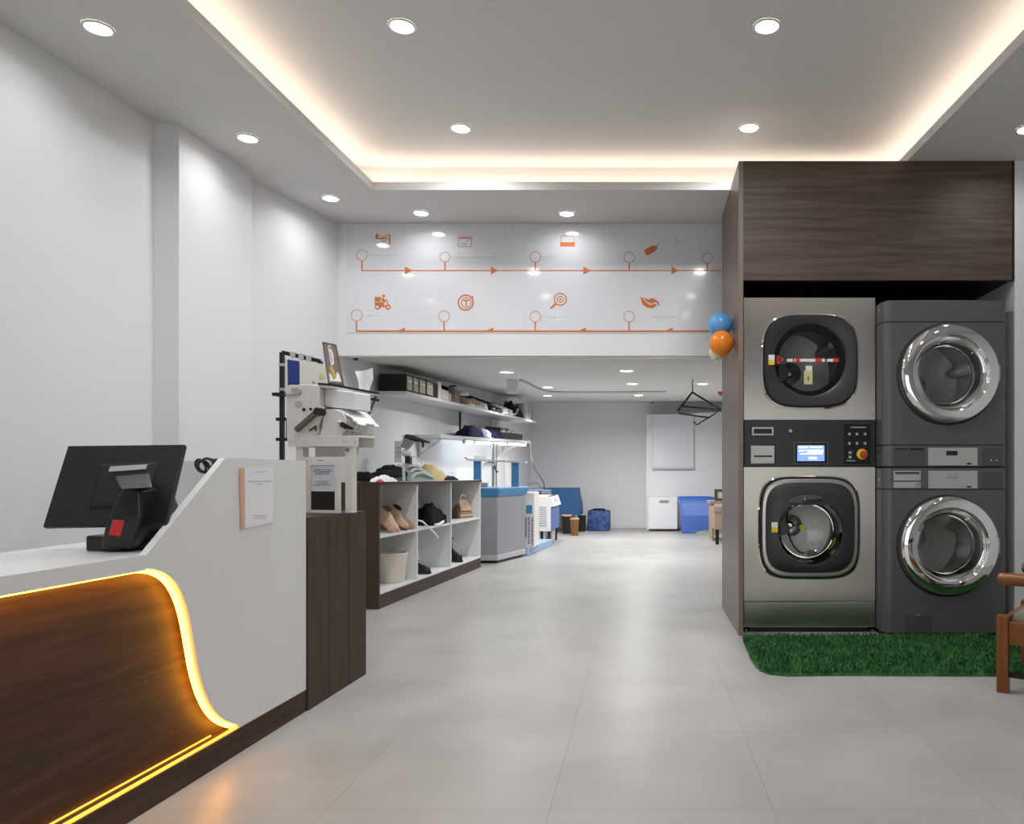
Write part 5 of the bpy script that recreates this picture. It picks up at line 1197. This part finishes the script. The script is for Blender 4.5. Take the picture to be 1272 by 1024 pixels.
b = MB(); b.ext([(X_b-.007, Yb0+.3, zt_-.035), (X_b+.012, Yb0+.3, zt_-.09), (X_b+.012, Yb0+.75, zt_-.09), (X_b-.007, Yb0+.75, zt_-.035)], (.004, 0, .002)); b.build('display', M['grey_light'], co)
for k in range(9):
    z_ = zb2+.08+k*.034; b = MB(); b.box(X_a+.10, X_b-.08, Yb0-.004, Yb0, z_, z_+.012); b.build('vent', M['grey_mid'], bo_)
for x in (X_a+.05, X_b-.05):
    for y in (Yb0+.05, Yb1-.06):
        b = MB(); b.box(x-.02, x+.02, y-.02, y+.02, 0, zb2); b.build('leg', M['black'], bo_)
b = MB(); b.box(X_b-.12, X_b-.01, Yb0+.1, Yb0+.5, .06, zb2-.005); b.build('pump', M['silver'], bo_)
# second ironing board draped with a blue sheet
ib = thing('ironing_board', 'second ironing board covered with a deep blue sheet hanging to one side', 'ironing table', (-1.6, 14.4, 0))
zt_ = .79
b = MB(); b.box(-2.15, -1.25, 13.93, 14.93, zt_-.035, zt_); b.bevel(.01, 2); b.build('table_top', M['blue_light'], ib)
rings = []
for t in range(9):
    u = t/8; z = zt_+.004-u*.47; s = .03*u*u+.02*u
    rings.append([(-1.66-.05*u, 13.90-.03*u, z), (-1.235+s+.05*math.sin(u*2.6), 13.90-.03*u, z), (-1.215+s+.05*math.sin(u*2.6), 14.4, z), (-1.235+s, 14.95, z), (-1.26+s, 14.93, z), (-1.26+s, 13.93, z), (-1.66, 13.93, z)])
b = MB(); b.loft(rings, True, True); b.build('blue_sheet', M['blue_cloth'], ib, smooth=True)
b = MB(); b.box(-1.80, -1.245, 13.92, 14.94, zt_+.001, zt_+.012); b.build('sheet_top', M['blue_cloth'], ib)
for x in (-2.0, -1.36):
    for y in (14.03, 14.82):
        b = MB(); b.box(x-.025, x+.025, y-.025, y+.025, 0, zt_-.035); b.build('leg', M['grey_light'], ib)
# hose from the lower shelf to the boards
b = MB(); b.tube(smooth_path([Vector((lx_(12.4)-.02, 12.4, lz(12.4)+.02)), at(659, 552, 12.3), at(659.5, 566, 12.2), at(663, 580, 12.1), at(671, 592, 12.6), at(675.5, 601, 13.4), at(676, 607.6, 14.1)], 6), .012, 8)
tag(b.build('steam_hose', M['hose'], None, smooth=True), 'thin grey steam hose curving down from the lower shelf', 'hose')
ir = thing('steam_iron', 'small steam iron with a looped grey handle on the second ironing board', 'iron', (at(665, 607, 14.15).x, 14.15, .803), .2)
b = MB(); b.ext([(-.14, -.05, .002), (.06, -.05, .002), (.15, 0, .002), (.06, .05, .002), (-.14, .05, .002)], (0, 0, .03)); b.build('sole_plate', M['satin'], ir, local=True)
b = MB(); b.tube(smooth_path([(-.12, 0, .03), (-.13, 0, .08), (-.05, 0, .10), (.06, 0, .085), (.09, 0, .03)], 5), .014, 8); b.build('handle', M['grey_mid'], ir, local=True, smooth=True)
ABSfix = None
# pails and woven bag
def pail(name, lab, px0, px1, pyt, Y, m, rim=None):
    c = at((px0+px1)/2, 600, Y); r = (px1-px0)/2*Y/F; z = at(0, pyt, Y).z; t = thing(name, lab, 'bin', (c.x, Y, 0))
    b = MB(); b.lathe([(.001, .001), (r*.82, .0), (r*.98, z-.02), (r*.92, z-.02), (r*.78, .02), (.001, .02)], (0, 0, 0), 'z', 28, False, False); b.build('body', m, t, local=True, smooth=True)
    b = MB(); b.lathe([(r*.97, z-.03), (r*1.0, z-.025), (r*1.0, z), (r*.9, z), (r*.9, z-.02)], (0, 0, 0), 'z', 28, False, False); b.build('rim', rim or m, t, local=True, smooth=True)
    return t
pail('waste_bin', 'dark round bin beside the boiler, leftmost of the three bins', 697.5, 711, 639.5, 13.75, M['black_brown'], M['pink_tan'])
pail('waste_bin', 'brown round bin in front of the dark bins', 708, 719.5, 643.5, 13.35, M['brown_pail'], M['tan'])
pail('waste_bin', 'black round bin next to the blue woven bag', 717.5, 728, 640.5, 14.35, M['black'])
wb = thing('woven_bag', 'large blue woven laundry bag standing on the floor by the back wall', 'bag', (-.83, 14.6, 0))
x0, x1 = at(729, 0, 14.4).x, at(757, 0, 14.4).x; z1 = at(0, 634.5, 14.4).z
b = MB(); b.hexa([(x0, 14.4, .002), (x1, 14.4, .002), (x1, 14.95, .002), (x0, 14.95, .002)], [(x0+.015, 14.42, z1), (x1-.0, 14.42, z1-.012), (x1-.0, 14.93, z1-.012), (x0+.015, 14.93, z1)]); b.bevel(.022, 3); b.build('body', M['bag'], wb, smooth=True)
for y in (14.52, 14.85):
    b = MB(); b.tube(smooth_path([(x0+.09, y, z1-.01), (x0+.11, y, z1+.012), (x1-.13, y, z1+.010), (x1-.10, y, z1-.02)], 5), .010, 6); b.build('carry_handle', M['navy'], wb, smooth=True)

# ------------------------------------------------------------------ things at the back right
wbd = thing('whiteboard', 'white board with a thin frame and pen ledge hung on the rear partition', 'whiteboard', at(836, 548, 14.79))
def q_(px, py, Y=14.78): return at(px, py, Y)
x0, x1, z0, z1 = q_(811, 0).x, q_(861.5, 0).x, q_(0, 581).z, q_(0, 515.5).z
b = MB(); b.box(x0, x1, 14.775, 14.797, z0, z1); b.build('panel', M['white_board'], wbd)
for a_ in ((x0-.012, x0, z0, z1), (x1, x1+.012, z0, z1), (x0-.012, x1+.012, z1, z1+.012)):
    b = MB(); b.box(a_[0], a_[1], 14.765, 14.797, a_[2], a_[3]); b.build('frame_bar', M['silver'], wbd)
b = MB(); b.box(x0-.012, x1+.012, 14.73, 14.797, z0-.03, z0); b.build('pen_ledge', M['silver'], wbd)
lc_ = thing('low_cabinet', 'low white cabinet with one metal handle under the whiteboard', 'cabinet', (at(822, 0, 14.4).x, 14.55, 0))
x0, x1, z1 = at(805.5, 0, 14.35).x, at(841.5, 0, 14.35).x, at(0, 618, 14.35).z
b = MB(); b.box(x0, x1, 14.37, 14.78, .035, z1); b.build('carcass', M['white_lam'], lc_)
b = MB(); b.box(x0+.004, x1-.004, 14.35, 14.368, .05, z1-.004); dd = b.build('door', M['white_lam'], lc_)
b = MB(); b.box(at(819, 0, 14.34).x, at(830.5, 0, 14.34).x, 14.32, 14.35, at(0, 623.6, 14.34).z, at(0, 621.4, 14.34).z); b.build('handle', M['satin'], dd)
b = MB(); b.box(x0+.1, x1+.05, 14.40, 14.76, 0, .035); b.build('shadow_block', M['black'], lc_)  # black block shaped as the shadow under the cabinet
# blue translucent laundry bin
bx = thing('laundry_bin', 'tall translucent blue plastic bin half full of laundry', 'bin', (at(864, 0, 13.85).x, 14.0, 0))
cxb = at(864, 0, 13.85).x; zt_ = at(0, 617.5, 13.85).z; wT, wB = 20.0*13.85/960, 16.8*13.85/960
def tubz(w, y0, y1, z): return [(cxb-w, y0, z), (cxb+w, y0, z), (cxb+w, y1, z), (cxb-w, y1, z)]
b = MB(); b.hexa(tubz(wB, 13.80, 14.18, .004), tubz(wT, 13.75, 14.23, zt_)); bmesh.ops.delete(b.bm, geom=[max(b.bm.faces, key=lambda f: f.calc_center_median().z)], context='FACES'); b.build('body', M['bin'], bx)
b = MB(); r0 = tubz(wT*1.0, 13.75, 14.23, zt_-.05); r1 = tubz(wT*1.08, 13.72, 14.26, zt_-.05); r2 = tubz(wT*1.08, 13.72, 14.26, zt_); r3 = tubz(wT*.98, 13.76, 14.22, zt_); b.loft([r0, r1, r2, r3], False, False); rim_ = b.build('rim', M['bin_rim'], bx)
b = MB(); b.box(cxb+wT*1.08, cxb+wT*1.25, 13.9, 14.07, zt_-.05, zt_-.01); b.build('grip', M['bin_rim'], rim_)
k_ = (at(0, 641, 14.0).z)/zt_; wm = wB+(wT-wB)*k_
b = MB(); b.hexa(tubz(wB*.97, 13.815, 14.16, .012), tubz(wm*.97, 13.79, 14.19, zt_*k_)); b.build('laundry', M['bin_full'], bx)
# wooden table edge, box and mat at the far right
dk = thing('side_table', 'light wooden table with a lower drawer box, cut off behind the walnut panel', 'table', (1.35, 12.3, 0))
zt_ = at(0, 623, 12.2).z; xL = at(882.5, 0, 12.2).x
b = MB(); b.box(xL, xL+.9, 12.2, 12.9, zt_-.04, zt_); b.build('table_top', M['desk_wood'], dk)
b = MB(); b.box(xL+.03, xL+.06, 12.24, 12.86, .0, zt_-.04); b.build('side_board', M['desk_wood'], dk)
xl2 = at(888, 0, 11.6).x; z2 = at(0, 631.5, 11.6).z
b = MB(); b.box(xl2, xl2+.8, 11.6, 12.19, z2-.32, z2); b.build('drawer_box', M['desk_wood'], dk)
b = MB(); b.box(xl2-.01, xl2+.81, 11.585, 12.19, z2-.06, z2+.012); b.build('drawer_top', M['desk_wood'], dk)
for x in (xl2+.04, xl2+.74):
    b = MB(); b.box(x-.025, x+.025, 11.64, 11.69, 0, z2-.32); b.build('leg', M['black_brown'], dk)
fb = thing('picture_frame', 'small standing picture frame on the wooden table at the far right', 'frame', (at(893, 0, 12.4).x, 12.4, zt_))
xa_, xb2, zt2 = at(887.5, 0, 12.4).x, at(901, 0, 12.4).x, at(0, 608, 12.4).z
for a_ in ((xa_, xa_+.05, zt_+.001, zt2), (xb2-.05, xb2, zt_+.001, zt2), (xa_+.05, xb2-.05, zt2-.04, zt2), (xa_+.05, xb2-.05, zt_+.001, zt_+.04)):
    b = MB(); b.box(a_[0], a_[1], 12.39, 12.43, a_[2], a_[3]); b.build('frame_bar', M['frame_brown'], fb)
b = MB(); b.box(xa_+.05, xb2-.05, 12.41, 12.425, zt_+.04, zt2-.04); b.build('print', M['cream_paper'], fb)
b = MB(); p0 = fl(866, 662.5); heap(b, at(877, 0, 13.6).x, 13.65, .001, .36, .45, .07, 91, 4); tag(b.build('floor_cloth', M['olive'], None, smooth=True), 'crumpled olive green cloth on the floor beside the blue bin', 'cloth')
b = MB(); p = at(895.5, 487, 11.5); b.ball(p, .045, .045, .06, 18); b.tube([p+Vector((0, 0, .05)), Vector((p.x, p.y, zc(p.y)-.001))], .003, 6); tag(b.build('red_balloon', M['red'], None, smooth=True), 'small red balloon hung from the ceiling by the walnut panel', 'balloon')

# ------------------------------------------------------------------ hanging clothes hangers
YH = 9.0
def hg(px, py, d=0): return at(px, py, YH+d)
hk = Vector((hg(860, 0).x, YH, zc(YH)))
ch1 = thing('clothes_hanger', 'black wire hanger hung from the ceiling, the flat triangular one', 'hanger', hg(860, 487))
b = MB(); b.tube([hg(860, 487.5), hg(842.5, 509.5), hg(847, 505), hg(895, 509.5), hg(860, 487.5)], .012, 6); b.build('wire_triangle', M['wire'], ch1)
b = MB(); b.tube(smooth_path([hg(860, 488), hg(860.5, 482), hk+Vector((0, 0, -.045)), hk+Vector((.01, 0, -.002))], 4), .007, 6); b.build('hook', M['wire'], ch1)
ch2 = thing('clothes_hanger', 'black wire hanger tilted towards the viewer with its hook dangling below', 'hanger', hg(868, 515))
b = MB(); b.tube([hg(860, 487.5, -.03), hg(842, 511, -.03), hg(843.5, 513.5, -.05), hg(880.5, 519, -.10), hg(895.5, 509.5, -.03), hg(860, 487.5, -.03)], .012, 6); b.build('wire_triangle', M['wire'], ch2)
b = MB(); b.tube(smooth_path([hg(880.5, 519, -.1), hg(872, 524, -.1), hg(866.5, 527.5, -.1), hg(863.5, 526, -.1), hg(861.5, 523.5, -.1)], 4), .008, 6); b.build('hook', M['wire'], ch2)
# conduit and small box on the mezzanine ceiling
def cm(px, py, d=.012): p = on_mez(px, py); return p+Vector((0, 0, -d))
b = MB(); b.tube(smooth_path([cm(646, 471), cm(655, 474.5), cm(664, 479.5), cm(674, 483.5), cm(690, 486), cm(740, 486.5), cm(828, 485.8)], 6), .016, 8); tag(b.build('conduit', M['satin'], None, smooth=True), 'thin grey conduit running across the mezzanine ceiling', 'conduit')
b = MB(); p = on_mez(636.5, 471.5); z0_ = at(0, 488.5, p.y).z; b.box(p.x-.06, p.x+.06, p.y-.04, p.y+.04, z0_, zc(p.y-.04)-.0005); tag(b.build('ceiling_box', M['wall'], None), 'small white box fixed under the mezzanine ceiling above the shelf', 'junction box')
b = MB(); p = at(810.5, 499, YB-.03); b.box(p.x-.03, p.x+.03, YB-.06, YB-.0005, p.z-.03, p.z+.03); tag(b.build('junction_box', M['charcoal'], None), 'tiny dark box high on the back wall', 'junction box')

# ------------------------------------------------------------------ balloons on the cabinet edge
def balloon(px, py, r, Y, m, lab):
    c = at(px, py, Y); R_ = r*Y/F; t = thing('balloon', lab, 'balloon', c, 0, 'balloons on the cabinet edge')
    b = MB(); n = 20; prof = [(max(.001, R_*math.sin(PI*k/n))*(1 if k > n/2 else 1-.06*math.cos(PI*k/n)), -R_*1.06*math.cos(PI*k/n)) for k in range(n+1)]; b.lathe(prof, (0, 0, 0), 'z', 32, False, False); b.build('skin', m, t, local=True, smooth=True)
    b = MB(); b.lathe([(.012, -R_*1.06-.014), (.004, -R_*1.05)], (0, 0, 0), 'z', 12); b.build('knot', m, t, local=True)
balloon(890.0, 438.0, 9.5, 5.90, M['cream_b'], 'cream balloon, lowest and hindmost of the three on the walnut panel')
balloon(894.5, 404, 14.8, 5.40, M['blue_b'], 'sky blue balloon, top one of the three on the walnut panel')
balloon(896.2, 427.0, 15.2, 5.30, M['orange_b'], 'bright orange balloon, middle one of the three on the walnut panel')
b = MB(); b.box(XC0-.004, XC0-.001, 5.365, 5.40, at(0, 412, 5.38).z, at(0, 397, 5.38).z); tag(b.build('tape_strip', M['blue_b'], None), 'short blue tape holding the balloons to the walnut panel', 'tape')

# ------------------------------------------------------------------ armchair at the right edge
ac = thing('armchair', 'orange brown wooden armchair with a grey cushion cut off by the right edge', 'armchair', (1.700, 3.731, 0), math.radians(-36.9))
def cbx(x0, x1, y0, y1, z0, z1, nm, m, bev=.004):
    b = MB(); b.box(x0, x1, y0, y1, z0, z1)
    if bev: b.bevel(bev, 2)
    return b.build(nm, m, ac, local=True, smooth=bev > .02)
zA = H-130*3.72/960; WC = .56
for y in (0, WC):
    cbx(0, .052, y, y+.055, 0, .372, 'front_leg', M['teak']); cbx(.62, .672, y, y+.055, 0, zA-.02, 'rear_leg', M['teak'])
    b = MB(); b.tube([(.004, y+.028, zA), (.010, y+.028, zA), (.03, y+.028, zA), (.70, y+.028, zA)], [.024, .029, .031, .031], 20); b.build('armrest', M['teak_x'], ac, local=True, smooth=True)
    cbx(.30, .34, y+.015, y+.04, .33, zA-.02, 'arm_support', M['teak'])
    cbx(.052, .62, y+.012, y+.04, .235, .345, 'seat_rail', M['teak_x'], .003)
cbx(.012, .04, .055, WC, .235, .355, 'front_rail', M['teak'], .003)
cbx(.052, .62, .02, .04, .075, .10, 'stretcher', M['black_brown'], 0); cbx(.052, .62, WC+.015, WC+.035, .075, .10, 'stretcher', M['black_brown'], 0)
cbx(.058, .64, .045, WC+.01, .31, .385, 'seat_cushion', M['cushion'], .03)
b = MB(); b.hexa([(.56, .05, .385), (.64, .05, .385), (.64, WC, .385), (.56, WC, .385)], [(.70, .05, .86), (.78, .05, .86), (.78, WC, .86), (.70, WC, .86)]); b.bevel(.03, 2); b.build('back_cushion', M['cushion'], ac, local=True, smooth=True)
